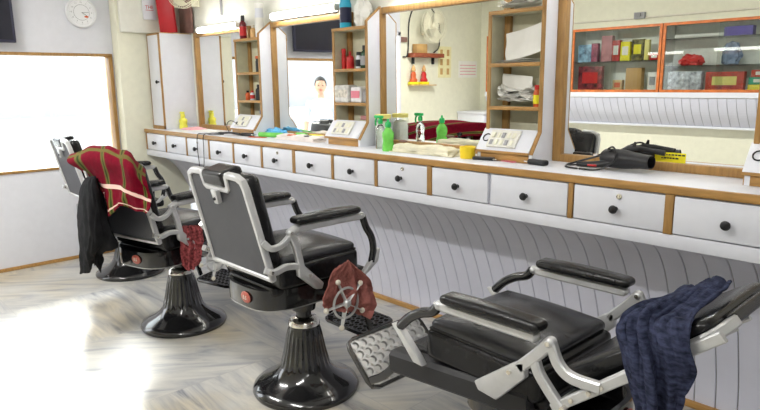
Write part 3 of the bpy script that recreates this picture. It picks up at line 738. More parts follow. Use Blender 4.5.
RED3 = [[[-1.99, 1.653, 0.684], [-1.99, 1.67, 0.694], [-1.99, 1.687, 0.69], [-1.99, 1.704, 0.673]], [[-1.99, 1.602, 0.66], [-1.99, 1.652, 0.657], [-1.99, 1.703, 0.646], [-1.99, 1.761, 0.62]], [[-1.99, 1.563, 0.624], [-1.99, 1.639, 0.606], [-1.99, 1.719, 0.592], [-1.99, 1.814, 0.57]], [[-1.99, 1.545, 0.584], [-1.99, 1.632, 0.549], [-1.99, 1.729, 0.53], [-1.99, 1.832, 0.514]], [[-1.99, 1.538, 0.537], [-1.99, 1.625, 0.501], [-1.99, 1.722, 0.475], [-1.99, 1.837, 0.455]], [[-1.99, 1.553, 0.502], [-1.99, 1.635, 0.475], [-1.99, 1.715, 0.444], [-1.99, 1.786, 0.401]]]
RED2 = [[[-3.2, 1.483, 0.669], [-3.2, 1.531, 0.678], [-3.2, 1.579, 0.675], [-3.2, 1.621, 0.663]], [[-3.2, 1.486, 0.628], [-3.2, 1.533, 0.62], [-3.2, 1.581, 0.617], [-3.2, 1.629, 0.603]], [[-3.2, 1.493, 0.57], [-3.2, 1.534, 0.556], [-3.2, 1.582, 0.547], [-3.2, 1.625, 0.545]], [[-3.2, 1.489, 0.513], [-3.2, 1.529, 0.493], [-3.2, 1.571, 0.485], [-3.2, 1.614, 0.482]], [[-3.2, 1.496, 0.46], [-3.2, 1.524, 0.424], [-3.2, 1.56, 0.428], [-3.2, 1.598, 0.438]]]
BLUE = [[[-0.625, 1.74, 0.878], [-0.582, 1.74, 0.9], [-0.54, 1.74, 0.92], [-0.498, 1.72, 0.927]], [[-0.623, 1.66, 0.884], [-0.578, 1.66, 0.903], [-0.535, 1.66, 0.916], [-0.484, 1.64, 0.928]], [[-0.63, 1.57, 0.888], [-0.586, 1.57, 0.902], [-0.54, 1.57, 0.906], [-0.489, 1.55, 0.916]], [[-0.634, 1.48, 0.894], [-0.593, 1.48, 0.902], [-0.549, 1.48, 0.901], [-0.494, 1.46, 0.9]], [[-0.644, 1.41, 0.884], [-0.598, 1.41, 0.899], [-0.551, 1.41, 0.895], [-0.48, 1.4, 0.894]], [[-0.641, 1.37, 0.861], [-0.592, 1.37, 0.873], [-0.533, 1.36, 0.876], [-0.467, 1.37, 0.872]], [[-0.621, 1.37, 0.785], [-0.561, 1.34, 0.815], [-0.515, 1.36, 0.817], [-0.448, 1.37, 0.824]], [[-0.595, 1.37, 0.696], [-0.542, 1.34, 0.723], [-0.508, 1.36, 0.729], [-0.466, 1.37, 0.761]], [[-0.581, 1.37, 0.636], [-0.534, 1.35, 0.647], [-0.503, 1.36, 0.661], [-0.474, 1.37, 0.694]]]
BLUE = [[[x, y, z+(.006 if i < 5 else 0)] for x, y, z in r] for i, r in enumerate(BLUE)]
for i_ in (1, 2, 3):
    for p_ in PLAID[i_]: p_[2] += .014; p_[1] -= .025 if i_ > 1 else .01
for i_ in (1, 2, 3): PLAID[i_][1][2] += .012
for i_ in range(4): PLAID[i_][0] = [PLAID[i_][0][0]-.005, PLAID[i_][0][1]-.045, PLAID[i_][0][2]+.012]
tag(cloth('plaid_cloth', PLAID, PLAIDM, amp=.017, freq=9, seed=2), 'maroon plaid cloth with olive stripes thrown over a chair back', 'cloth')
tag(cloth('black_cape', JACKET, BLKCL, amp=.022, freq=13, seed=5), 'black cape hanging down beside the plaid cloth', 'cape')
tag(cloth('red_cloth', RED3, REDCL, amp=.026, freq=10, seed=8), 'faded red cloth hung on the hand wheel of the centre chair', 'cloth')
tag(cloth('red_cloth', RED2, REDCL2, amp=.020, freq=12, seed=3), 'red speckled cloth hung beside the wheel of the plaid covered chair', 'cloth')
tag(cloth('navy_shirt', BLUE, BLUECL, nu=70, nv=100, amp=.021, freq=11, seed=11, t=.006, edge=.012), 'crumpled navy shirt thrown over the reclined chair back', 'clothing')

# ------------------------------------------------------------------ things on the worktop
def spray(x, y, body, cap, label, h=.13, r=.036, z=WZ, trig=False, name='spray_bottle', cat='bottle'):
    t = empty(name, (x, y, z)); tag(t, label, cat)
    bm = mb(); lathe(bm, [(0, .0), (r*.92, 0), (r, .006), (r*.98, h*.25), (r*.84, h*.42), (r*.98, h*.60), (r*.95, h*.75), (r*.5, h*.92), (r*.36, h*.95), (r*.36, h), (0, h)], 28); link('body', bm, body, t)
    bm = mb(); lathe(bm, [(0, h-.002), (r*.5, h-.002), (r*.5, h+.02), (r*.4, h+.025), (r*.18, h+.028), (r*.16, h+.042), (0, h+.042)], 20); link('cap', bm, cap, t)
    if trig:
        bm = mb(); box(bm, -.045, .02, -.009, .009, h+.028, h+.045, .004); sweep(bm, [(-.03, 0, h+.03), (-.04, 0, h+.01), (-.038, 0, h-.015)], .005); link('trigger', bm, cap, t)
    return t
spray(-2.487, 2.412, GREENB, GREENC, 'green plastic bottle with green nozzle standing by the glass jar', h=.135, r=.034)
spray(-5.13, 2.50, YELLOWB, YELLOWB, 'yellow spray bottle beside the tall white cupboard', h=.10, r=.036, trig=True)
spray(-2.61, 2.47, glass('clear_plastic', (.9, .95, .9), .1), GREENC, 'clear spray bottle with green trigger between jar and green bottle', h=.145, r=.028, trig=True)
t = empty('glass_jar', (-2.688, 2.565, WZ)); tag(t, 'tall glass jar of cotton with yellow lid on the worktop', 'jar')
bm = mb(); lathe(bm, [(0, 0), (.048, 0), (.052, .008), (.052, .15), (.046, .165)], 32); link('jar_body', bm, JARG, t)
bm = mb(); lathe(bm, [(0, .166), (.049, .166), (.050, .186), (.046, .190), (0, .190)], 32); link('lid', bm, JARL, t)
bm = mb(); lathe(bm, [(0, .008), (.042, .010), (.045, .03), (.045, .08), (.044, .12), (.040, .142), (.02, .15), (0, .15)], 40)
for v in bm.verts: v.co += Vector(noise.noise_vector(v.co*40))*.003
link('cotton', bm, COTTON, t)
# folded towels
def flat_cloth(name, x0, x1, y0, y1, m, label, lay=3, seed=1, th=.010, skew=0, cat='towel'):
    bm = mb()
    for k in range(lay):
        ix = .02*k*(1 if k % 2 else .6)
        rs = bmesh.ops.create_grid(bm, x_segments=26, y_segments=14, size=.5)
        for v in rs['verts']:
            x = v.co.x+.5; y = v.co.y+.5
            e = 1-min(1, min(x, 1-x)*9); e2 = 1-min(1, min(y, 1-y)*7)
            z = .003+th*(k+.55)+noise.noise(Vector((x*4+seed, y*3, k)))*th*.9 - max(e, e2)**2*th*(.55)
            v.co = Vector((x0+ix+(x1-x0-ix*2)*x+skew*y+noise.noise(Vector((y*4, seed, k)))*.012, y0+ix*.4+(y1-y0-ix*.8)*y+noise.noise(Vector((x*4, seed+5, k)))*.014, max(z, .004)))
        r2 = bmesh.ops.extrude_face_region(bm, geom=list({f for v in rs['verts'] for f in v.link_faces}))
        for g in r2['geom']:
            if isinstance(g, bmesh.types.BMVert): g.co.z = max(.0015, g.co.z-th*.8)
    o = link(name, bm, m, angle=70); o.location.z = WZ; return tag(o, label, cat)
flat_cloth('folded_towel', -2.46, -2.02, 2.39, 2.52, TOWELW, 'cream towel folded flat on the worktop by the yellow cup', seed=1, th=.015)
flat_cloth('folded_towel', -3.63, -3.17, 2.42, 2.56, TOWELP, 'off white towel spread flat below the mirror with the television', seed=6, lay=3, th=.012)
flat_cloth('pink_cloth', -5.06, -4.86, 2.43, 2.58, mat('pink_towel', (.85, .45, .48), .9), 'small pink cloth on the worktop beside the yellow bottle', seed=9, lay=2, th=.009, cat='cloth')
flat_cloth('paper_sheet', -4.82, -4.50, 2.40, 2.56, PAPER, 'thin pale sheets on the worktop left of the farthest sloping console', seed=12, lay=1, th=.005, cat='paper')
t = empty('yellow_cup', (-1.945, 2.435, WZ)); tag(t, 'yellow plastic cup on the worktop beside the sloping console', 'cup')
bm = mb(); lathe(bm, [(0, 0), (.034, 0), (.037, .004), (.040, .058), (.038, .060), (.035, .055), (.033, .008), (0, .006)], 28); link('body', bm, YELLOWC, t)
# blue film, green and yellow rolls
def blob(name, c, s, m, label, cat, seed=0, f=14, a=.012, rz=0):
    bm = mb(); ball(bm, (0, 0, 0), 1, 28, 18)
    for v in bm.verts:
        n = v.co.normalized(); v.co = Vector((v.co.x*s[0], v.co.y*s[1], v.co.z*s[2])) + n*noise.noise(v.co*3+Vector((seed, 0, 0)))*a
        v.co.z = max(v.co.z, -s[2]*.7)
    o = link(name, bm, m); lo = min(v.co.z for v in o.data.vertices); o.location = (c[0], c[1], c[2]-lo+.0005); o.rotation_euler.z = rz; return tag(o, label, cat)
blob('blue_bag', (-3.84, 2.575, WZ), (.15, .035, .030), BLUE_P, 'crumpled blue plastic film below the mirror showing the television', 'bag', 2, a=.03)
def roll(name, x0, y0, x1, y1, r, m, label, cat='roll', capm=None):
    bm = mb(); cyl(bm, (x0, y0, WZ+r+.001), (x1, y1, WZ+r+.001), r, 20)
    t = link(name, bm, m); tag(t, label, cat)
    if capm:
        bm = mb(); d = (Vector((x1, y1, 0))-Vector((x0, y0, 0))).normalized(); p = Vector((x1, y1, WZ+r+.001)); cyl(bm, p, p+d*.035, r*.8, 16); link('cap', bm, capm, t)
    return t
roll('green_tube', -3.86, 2.455, -3.66, 2.52, .017, GREENFILM, 'green tube lying in front of the blue film', 'tube', BLACKP)
roll('green_bottle', -3.60, 2.60, -3.50, 2.60, .018, GREENFILM, 'short green bottle lying against the television mirror', 'bottle', None)
roll('yellow_tube', -3.44, 2.595, -3.30, 2.595, .016, YSTICK, 'yellow tube lying against the television mirror', 'tube', PALEWOOD)
def comb(name, x, y, rz, L, m, label):
    bm = mb(); box(bm, 0, L, 0, .010, .001, .006, .001)
    for k in range(int(L/.005)): box(bm, .002+k*.005, .0045+k*.005, -.016, .001, .0015, .005)
    o = link(name, bm, m, smooth=False); o.location = (x, y, WZ); o.rotation_euler.z = rz; return tag(o, label, 'comb')
comb('comb', -3.89, 2.39, radians(18), .15, ORANGE, 'orange comb on the worktop in front of the green tube')
def scissors(x, y, z, rz, m, label):
    t = empty('scissors', (x, y, z), rz); tag(t, label, 'scissors')
    for s in (1, -1):
        bm = mb(); prism(bm, [(0, -.003*s), (.075, 0), (0, .006*s)], lambda u, v, d: (u, v, d), .001+.002*(s > 0), .0028+.002*(s > 0)); link('blade', bm, CHROME, t)
        bm = mb(); sweep(bm, [(0, 0, .004), (-.03, -.008*s, .004), (-.045, -.012*s, .005)], .003, seg=6)
        pts = [(-.06+.017*cos(a*pi/8), -.018*s+.013*sin(a*pi/8), .005) for a in range(16)]; sweep(bm, pts, .003, n=1, closed=True, seg=6, up=(0, 0, 1)); link('handle', bm, m, t)
scissors(-3.52, 2.47, WZ+.030, radians(165), ORANGE, 'orange handled scissors on the off white towel')
scissors(-3.36, 2.46, WZ+.030, radians(190), BLACKP, 'black handled scissors on the off white towel')
# tongs / brush on towel
bm = mb(); ball(bm, (0, 0, 0), .035, sc=(1, .35, .2)); o = link('hair_clip', bm, BROWN); o.location = (-2.40, 2.44, WZ+.058); tag(o, 'brown hair clip lying on the cream towel', 'clip')
# clippers
def clipper(x, y, rz, label, m=BLACKP, L=.13, z=WZ, h=.026):
    t = empty('hair_clipper', (x, y, z), rz); tag(t, label, 'clipper')
    bm = mb(); cushion(bm, -L/2, L/2, -.02, .02, .001, h, .010, side=0); 
    for v in bm.verts: v.co.y *= 1-.25*sin((v.co.x/L+.5)*pi)
    link('body', bm, m, t)
    bm = mb(); box(bm, L/2-.004, L/2+.016, -.019, .019, h*.4, h*.65, .001); link('blade', bm, CHROME, t)
    return t
clipper(-1.545, 2.44, radians(172), 'black hair clipper lying right of the console below the paper shelves', L=.10)
clipper(-1.84, 2.43, radians(15), 'flat black trimmer lying in front of the console below the paper shelves', L=.11, h=.016)
comb('pink_comb', -1.745, 2.455, radians(-12), .08, PINK, 'pink comb lying in front of the console below the paper shelves')
bm = mb(); sweep(bm, [(-4.36, 2.38, WZ+.006), (-4.26, 2.37, WZ+.012), (-4.15, 2.385, WZ+.02), (-4.03, 2.40, WZ+.014)], .020, .009, seg=8, taper=lambda s: .35+.65*s); tag(link('hair_brush', bm, BLACKM), 'slim black brush lying before the farthest sloping console', 'brush')
t = clipper(-3.98, 2.43, radians(10), 'black hair clipper lying between the farthest sloping console and green tube', L=.12)
# cables from the farthest sloping console
bm = mb(); sweep(bm, [(-4.33, 2.47, WZ+.003), (-4.37, 2.40, WZ+.004), (-4.40, 2.30, WZ+.004), (-4.405, 2.255, WZ-.0), (-4.41, 2.248, .98), (-4.40, 2.25, .86), (-4.39, 2.25, .80), (-4.33, 2.25, .84), (-4.31, 2.248, .98), (-4.30, 2.25, WZ+.004), (-4.26, 2.30, WZ+.005), (-4.20, 2.36, WZ+.006)], .0030, seg=6, n=8)
tag(link('trailing_cable', bm, BLACKM), 'thin black cord looping down over the drawers', 'cord')
bm = mb(); sweep(bm, [(-4.36, 2.50, WZ+.004), (-4.34, 2.47, WZ+.05), (-4.30, 2.46, WZ+.09), (-4.25, 2.465, WZ+.10), (-4.17, 2.46, WZ+.083)], .0028, seg=6)
sweep(bm, [(-4.175, 2.46, WZ+.088), (-4.14, 2.455, WZ+.072)], .010, .008, n=1, seg=8); tag(link('plug_cable', bm, BLACKM), 'black plug on a short cord on the farthest sloping console', 'cord')
# scissor ring on console 3, ring on console 4
for x, lab in ((-1.865, 'dark key ring at the left of the console below the paper shelves'), (-.675, 'dark ring at the left of the rightmost console lid')):
    bm = mb(); pts = [(.020*cos(a*pi/12), .020*sin(a*pi/12), 0) for a in range(24)]; sweep(bm, pts, .0028, n=1, closed=True, seg=6, up=(0, 0, 1))
    sweep(bm, [(.012, -.014, 0), (.035, -.018, 0)], .004, n=1, seg=6)
    o = link('ring', bm, BLACKP); o.location = (x, 2.4845, WZ+.106); o.rotation_euler = (radians(53), 0, 0); tag(o, lab, 'ring')
# hair dryer
t = empty('hair_dryer', (-1.20, 2.53, WZ)); tag(t, 'black hair dryer lying before the large right mirror', 'hair dryer')
Mx = Matrix.Translation((.02, -.01, .048)) @ Matrix.Rotation(radians(-12), 4, 'Z') @ Matrix.Rotation(pi/2-radians(0), 4, 'Y')
bm = mb(); lathe(bm, [(0, -.105), (.030, -.105), (.038, -.092), (.041, -.05), (.040, 0), (.034, .05), (.030, .085), (.028, .125), (.025, .125), (.025, .09), (0, .09)], 28, M=Mx); link('barrel', bm, BLACKP, t)
bm = mb(); sweep(bm, [(-.03, -.02, .035), (-.08, -.035, .022), (-.14, -.05, .018), (-.17, -.055, .018)], .020, .016, seg=12, taper=lambda s: 1-.35*s); hd = link('handle', bm, BLACKP, t)
bm = mb(); box(bm, -.12, -.08, -.062, -.054, .014, .022, .002); link('switch', bm, REDP, hd)
bm = mb(); sweep(bm, [(-.11, .03, .012), (-.06, .035, .045), (.02, .045, .088), (.10, .055, .084), (.155, .06, .078)], .013, .010, seg=10); sweep(bm, [(.03, .045, .09), (.036, .045, .118)], .011, .006, n=1, taper=lambda s: 1-.6*s); link('styling_arm', bm, BLACKM, t)
bm = mb(); sweep(bm, [(-.17, -.055, .014), (-.21, -.05, .010), (-.235, -.02, .008), (-.20, .02, .02), (-.12, .03, .05), (-.03, -.02, .098), (.0, -.06, .05), (-.05, -.09, .008), (-.13, -.11, .006), (-.20, -.09, .006), (-.22, -.05, .01), (-.17, -.02, .03), (-.08, .0, .06), (-.02, -.04, .09)], .004, seg=8, n=8)
link('cord', bm, BLACKP, t)
# yellow sticker on the mirror frame
t = empty('yellow_sticker', (-1.105, 2.6368, WZ+.037)); tag(t, 'yellow sticker with tiny print on the large mirror frame', 'sticker')
bm = mb(); box(bm, 0, .125, -.0008, .0, 0, .040); link('label_sheet', bm, YSTICK, t)
bm = mb()
random.seed(3)
for r_, z in enumerate((.028, .014)):
    x = .008+.02*r_
    while x < .115-.02*r_:
        w_ = random.choice((.006, .009, .012)); box(bm, x, x+w_, -.0013, -.0007, z, z+.006); x += w_+.003
link('print', bm, BLACKM, t)

# ------------------------------------------------------------------ things on the shelf units
def bottle(x, y, z, r, h, m, capm, label, name='bottle', cat='bottle', neck=.5, labm=None, caph=.2, rot=0, group=None):
    t = empty(name, (x, y, z+.0005)); t.rotation_euler = (0, rot, 0); tag(t, label, cat, group)
    b_ = h*(1-caph)
    bm = mb(); lathe(bm, [(0, 0), (r*.95, 0), (r, .003), (r, b_*.78), (r*.85, b_*.9), (r*neck, b_*.97), (r*neck, b_), (0, b_)], 24); bd = link('body', bm, m, t)
    bm = mb(); lathe(bm, [(0, b_), (r*neck*1.15, b_), (r*neck*1.1, h), (0, h)], 20); link('cap', bm, capm, t)
    if labm:
        bm = mb(); lathe(bm, [(r+.0004, b_*.18), (r+.0008, b_*.18), (r+.0008, b_*.68), (r+.0004, b_*.68)], 24, caps=False); link('label', bm, labm, bd)
    return t
S1, S2, S3, S4 = 1.775+.001, WZ+.450+.008, WZ+.247+.008, WZ+.149
# unit 1 (x -4.245..-3.91)
bottle(-4.18, 2.56, S1, .026, .17, DRED, BLACKP, 'dark red bottle with black cap on top of the farthest shelf unit', caph=.22, labm=REDP)
bottle(-4.075, 2.58, S1, .022, .095, AMBER, IVORY, 'small amber jar between red bottle and white can on the farthest shelf unit')
bottle(-3.985, 2.58, S1, .032, .24, WHITE, PAPER, 'tall white spray can on top of the farthest shelf unit', neck=.9, caph=.15, labm=PAPER)
bottle(-4.00, 2.57, S2, .026, .115, BLACKP, ORANGE, 'black tube with coppery cap on the upper shelf of the farthest shelf unit', neck=.9, caph=.16)
bottle(-4.175, 2.57, S3, .018, .07, ORANGE, BLACKP, 'small orange bottle on the middle shelf of the farthest shelf unit')
bottle(-4.11, 2.57, S3, .018, .07, WHITE, REDP, 'small white bottle with red band beside the orange bottle', labm=REDP)
bottle(-4.01, 2.57, S3, .030, .115, BLACKM, BLACKP, 'squat black bottle on the middle shelf of the farthest shelf unit', neck=.6)
bm = mb(); box(bm, -.02, .02, -.015, .015, 0, .03, .004); box(bm, -.008, .008, -.008, .008, .03, .045, .002); o = link('blue_box', bm, mat('dull_blue', (.08, .14, .30), .5)); o.location = (-4.03, 2.60, S4+.002); tag(o, 'small blue container at the bottom of the farthest shelf unit', 'box')
# unit 2 (x -3.085..-2.765)
t = bottle(-3.02, 2.575, S1, .036, .20, TEAL, TEAL, 'turquoise spray can with dark label on top of the tissue-pack shelf unit', neck=.95, labm=NAVY, caph=.1)
blob('clear_bag', (-2.87, 2.585, S1), (.060, .05, .10), PAPER, 'crumpled pale plastic bag on top of the tissue-pack shelf unit', 'bag', 6, a=.02)
bottle(-3.045, 2.575, S2, .014, .125, REDP, REDP, 'slim red tube at the left of the red bottles on the tissue-pack shelf unit', neck=.9)
bottle(-2.985, 2.575, S2, .024, .105, REDP, REDP, 'leaning red bottle with tapered top on the tissue-pack shelf unit', neck=.3, rot=radians(0))
bottle(-2.92, 2.59, S2, .020, .10, WHITE, BLACKP, 'black and white bottle beside the dark green one on the tissue-pack shelf unit', neck=.7, labm=BLACKP)
bottle(-2.845, 2.575, S2, .030, .135, DGREEN, BLACKP, 'dark green bottle with black cap and pale label on the tissue-pack shelf unit', neck=.55, labm=GREY)
def pack(x, y, z, sx, sy, sz, m, label, rz=0, cat='pack', name='tissue_pack', stripe=None, soft=.012):
    t = empty(name, (x, y, z+.0008), rz); tag(t, label, cat)
    bm = mb(); cushion(bm, -sx/2, sx/2, -sy/2, sy/2, 0, sz, soft, bulge=.002)
    for v in bm.verts: v.co += Vector(noise.noise_vector(v.co*30))*.0015
    for v in bm.verts: v.co.z = max(0, v.co.z)
    link('wrapper', bm, m, t)
    if stripe:
        bm = mb(); box(bm, -sx/2*.8, sx/2*.8, -sy/2-.0025, -sy/2+.002, sz*.3, sz*.75, .001); link('print', bm, stripe, t)
    return t
pack(-2.995, 2.545, S3, .135, .085, .105, mat('grey_white_wrap', (.62, .61, .58), .45, var=.25, scale=30), 'pale printed tissue pack at the left of the tissue-pack shelf unit', name='tissue_pack', stripe=mat('pale_print', (.62, .58, .50), .5, var=.3, scale=60))
pack(-2.875, 2.555, S3, .095, .08, .095, mat('white_wrap', (.72, .70, .70), .4, var=.15, scale=30), 'white and pink wrapped pack right of the tissue pack', stripe=PINK)
pack(-2.806, 2.55, S3, .036, .05, .07, GREY, 'small grey wrapped bundle at the right of the tissue shelf', name='wrapped_bundle', cat='bundle')
pack(-2.85, 2.595, S4, .10, .04, .025, mat('dull_pink', (.5, .22, .22), .6), 'small pinkish box at the bottom of the tissue-pack shelf unit', name='small_box', cat='box', soft=.004)
# unit 3: papers
def papers(x, y, z, w, d, n, label, rx=0, ry=0, seed=0, h=.0):
    bm = mb(); random.seed(seed)
    for k in range(n):
        rs = bmesh.ops.create_grid(bm, x_segments=8, y_segments=6, size=.5); a = random.uniform(-.35, .35); zz = .003+k*.006
        vs = rs['verts']
        for v in vs:
            X, Y = v.co.x*w, v.co.y*d
            v.co = Vector((X*cos(a)-Y*sin(a), (X*sin(a)+Y*cos(a))*.9, zz+max(0, noise.noise(Vector((X*14+seed, Y*14, k)))*.05*(.2+h*k/n)+h*.02)))
    for v in bm.verts: v.co.z = max(.001, v.co.z); v.co.x = max(-w*.55, min(w*.55, v.co.x)); v.co.y = max(-d*.55, min(d*.55, v.co.y))
    o = link('loose_papers', bm, PAPER, angle=180); solid(o, .0008); o.location = (x, y, z); o.rotation_euler = (rx, ry, 0); return tag(o, label, 'papers')
papers(-1.742, 2.575, S3, .21, .10, 9, 'pile of loose white papers on the middle shelf of the paper-filled shelf unit', seed=4, h=1.2)
papers(-1.75, 2.575, S2, .22, .10, 3, 'flat white papers under the upright sheet on the paper-filled shelf unit', seed=9)
papers(-1.74, 2.58, S1+.002, .24, .10, 5, 'yellowed papers on the very top of the paper-filled shelf unit', seed=12, h=.8)
bm = mb(); rs = bmesh.ops.create_grid(bm, x_segments=10, y_segments=10, size=.5)
for v in bm.verts:
    X, Y = v.co.x*.20, v.co.y*.13; v.co = Vector((X, .015*cos(X*22)+noise.noise(Vector((X*20, Y*20, 1)))*.008, Y+X*.22+.082))
o = link('bent_sheet', bm, PAPER, angle=180); solid(o, .001); o.location = (-1.725, 2.575, S2+.014); tag(o, 'large bent white sheet standing on the upper shelf of the paper-filled shelf unit', 'paper')
bm = mb(); rs = bmesh.ops.create_grid(bm, x_segments=10, y_segments=10, size=.5)
for v in bm.verts:
    X, Y = v.co.x*.17, v.co.y*.08; v.co = Vector((X, .012*cos(X*22)+noise.noise(Vector((X*20, Y*20, 5)))*.006, Y-X*.1+.05))
o = link('bent_sheet', bm, PAPER, angle=180); solid(o, .001); o.location = (-1.775, 2.60, S3+.058); tag(o, 'smaller bent sheet above the paper pile on the paper-filled shelf unit', 'paper')
bottle(-1.630, 2.545, S3, .016, .10, ORANGE, REDP, 'small orange bottle beside the papers on the paper-filled shelf unit', neck=.6, labm=YSTICK)
# cable box and pipe above the mirror
bm = mb(); cyl(bm, (-4.61, 2.635, 1.99), (-4.61, 2.635, 2.55), .010, 12); tag(link('conduit', bm, GREY), 'thin dark conduit running up the wall above the far mirror', 'pipe')

# ------------------------------------------------------------------ opposite wall (seen in the mirrors)
CY = -1.6
def showcase(x0, x1, shelves, label):
    t = empty('display_cupboard', (x0, YO, 1.31)); tag(t, label, 'cupboard', 'glass fronted cupboards on the opposite wall')
    W = x1-x0; D = CY-YO; hh = .72
    bm = mb(); box(bm, 0, W, .001, .012, 0, hh); box(bm, 0, .015, 0, D-.02, 0, hh); box(bm, W-.015, W, 0, D-.02, 0, hh); box(bm, 0, W, 0, D-.02, 0, .015); box(bm, 0, W, 0, D-.02, hh-.015, hh)
    link('carcass', bm, mat('showcase_lining', (.86, .88, .82), .5), t)
    bm = mb(); f = .028
    box(bm, 0, f, D-.02, D, 0, hh); box(bm, W-f, W, D-.02, D, 0, hh); box(bm, f, W-f, D-.02, D, 0, f); box(bm, f, W-f, D-.02, D, hh-f, hh); link('frame', bm, ORFR, t)
    for z in shelves:
        bm = mb(); box(bm, .016, W-.016, .013, D-.03, z-.004, z+.004); link('glass_shelf', bm, GLASS, t)
    for a, b_, d in ((f, W*.53, D-.012), (W*.47, W-f, D-.018)):
        bm = mb(); box(bm, a, b_, d-.002, d+.002, f, hh-f); link('sliding_glass', bm, GLASS, t)
    return t
showcase(-5.20, -4.02, (.34,), 'display cupboard on the opposite wall reflected at the edge of the fan mirror')
showcase(-3.95, -2.90, (.34,), 'display cupboard reflected left in the large mirror, full of boxes')
showcase(-2.89, -1.72, (.27, .55), 'display cupboard reflected right in the large mirror, with a red bag')
showcase(-1.71, -.60, (.34,), 'display cupboard on the opposite wall nearest the camera side')
bm = mb(); box(bm, -5.2, -.5, YO, CY+.02, 1.255, 1.309); struct('trim_4', bm, WHITE)
pr = smooth_pts([(0, CY+.01, 1.25), (0, CY-.02, 1.18), (0, CY-.08, 1.08), (0, CY-.17, .98), (0, CY-.20, .95)], 4)
bm = mb(); boards(bm, pr, -5.2, -.5, w=.088, flip=-1); struct('trim_5', bm, BOARD, smooth=False)
bm = mb(); a = [bm.verts.new((-5.2, p.y-.008, p.z)) for p in pr]; b = [bm.verts.new((-.5, p.y-.008, p.z)) for p in pr]
for i in range(len(pr)-1): bm.faces.new((a[i], b[i], b[i+1], a[i+1]))
struct('trim_6', bm, GAP, smooth=False)
bm = mb(); box(bm, -5.2, -.5, YO, CY-.18, .93, .952); struct('trim_7', bm, WHITE)
ZT, ZM = 1.31+.34+.005, 1.31+.0155
def pbox(x, z, w, d, h, m, label, mark=None, y=None, name='product_box', cat='box'):
    t = empty(name, (x, (CY-.10) if y is None else y, z+.0005)); tag(t, label, cat)
    bm = mb(); box(bm, -w/2, w/2, -d/2, d/2, 0, h, .003); link('carton', bm, m, t)
    if mark:
        bm = mb(); box(bm, -w*.32, w*.32, d/2, d/2+.001, h*.3, h*.75); link('print', bm, mark, t)
    return t
bluew = mat('blue_white_print', (.25, .42, .70), .4, var=.8, scale=14); dpink = mat('dusty_pink', (.50, .22, .24), .5, var=.2); maroon = mat('maroon_print', (.30, .05, .10), .5, var=.5, scale=20)
pbox(-3.82, ZT, .17, .06, .20, bluew, 'blue and white pack on the upper shelf of the left display cupboard')
pbox(-3.70, ZT, .08, .06, .21, maroon, 'maroon pack beside the blue pack in the left display cupboard')
pbox(-3.57, ZT, .13, .07, .29, dpink, 'tall dusty pink box in the left display cupboard', y=CY-.14)
pbox(-3.44, ZT, .09, .06, .23, REDP, 'red and white box in the left display cupboard', PAPER)
pbox(-3.33, ZT, .11, .06, .21, YSTICK, 'yellow box in the left display cupboard, upper shelf', PAPER)
pbox(-3.19, ZT, .13, .06, .23, mat('leaf_print', (.16, .14, .04), .5, var=1.0, scale=25), 'black and yellow patterned box in the left display cupboard', YSTICK)
pbox(-3.09, ZT, .05, .05, .22, JARL, 'narrow yellow box at the right of the patterned box')
pbox(-3.00, ZT, .10, .06, .07, REDP, 'low red box at the right end of the upper shelf', PAPER)
pbox(-3.74, ZM, .30, .06, .28, mat('red_black_print', (.22, .03, .04), .4, var=1.0, scale=16), 'wide red and black carton on the lower shelf of left display cupboard', REDP)
pbox(-3.40, ZM, .11, .06, .12, PALEWOOD, 'small tan box with orange disc in the left display cupboard', ORANGE)
pbox(-3.21, ZM, .18, .08, .25, CARD, 'plain brown cardboard box in the left display cupboard')
pbox(-3.01, ZM, .10, .02, .20, PAPER, 'white card with a dark picture in the left display cupboard', GREY)
z1, z2 = 1.31+.55+.005, 1.31+.27+.005
t = empty('white_bar', (-2.80, CY-.10, z1+.0005)); tag(t, 'long white bar on the top shelf of the right display cupboard', 'roll'); bm = mb(); cyl(bm, (0, 0, .021), (.48, 0, .021), .02, 16); link('bar_body', bm, PAPER, t)  # plain white cylinder lying along the top shelf
pbox(-2.18, z1, .26, .10, .09, PUR, 'purple pack on the top shelf of the right display cupboard')
pbox(-1.84, z1, .15, .10, .12, CARD, 'tan box at the right end of the top display shelf', PALEWOOD)
blob('red_bag', (-2.62, CY-.12, z2), (.12, .07, .065), mat('red_bag', (.65, .03, .03), .4), 'shiny red bag on the middle shelf of right display cupboard', 'bag', 3, a=.03)
blob('blue_bag', (-2.24, CY-.12, z2), (.09, .06, .13), GREYB, 'grey blue plastic bag on the middle shelf of right display cupboard', 'bag', 7, a=.03)
pbox(-2.66, ZM, .34, .08, .20, mat('silver_print', (.55, .58, .66), .3, var=.6, scale=25), 'silvery blue pack on the lower shelf of right display cupboard')
pbox(-2.27, ZM, .36, .08, .19, mat('red_print', (.50, .05, .03), .4, var=.4, scale=20), 'red box with pale picture in the right display cupboard', JARL)
pbox(-1.92, ZM, .26, .08, .06, YSTICK, 'yellow box at the bottom of the stacked boxes')
pbox(-1.92, ZM+.061, .26, .08, .07, mat('green_box', (.05, .38, .25), .5), 'green box in the middle of the stacked boxes', PAPER)
pbox(-1.92, ZM+.132, .22, .08, .07, mat('red_box', (.55, .07, .04), .5), 'red box on top of the stacked boxes', PAPER)
bm = mb(); cyl(bm, (-5.2, YO+.0095, 2.13), (1.0, YO+.0095, 2.13), .010, 10); tag(link('conduit', bm, IVORY), 'thin conduit running along the wall above the display cupboards', 'pipe')
bm = mb(); box(bm, -3.34, -3.22, YO, YO+.05, 2.12, 2.19, .004); box(bm, -3.30, -3.26, YO+.05, YO+.07, 2.14, 2.18, .003); tag(link('junction_box', bm, GREY), 'small grey junction box on the conduit above the display cupboards', 'junction box')

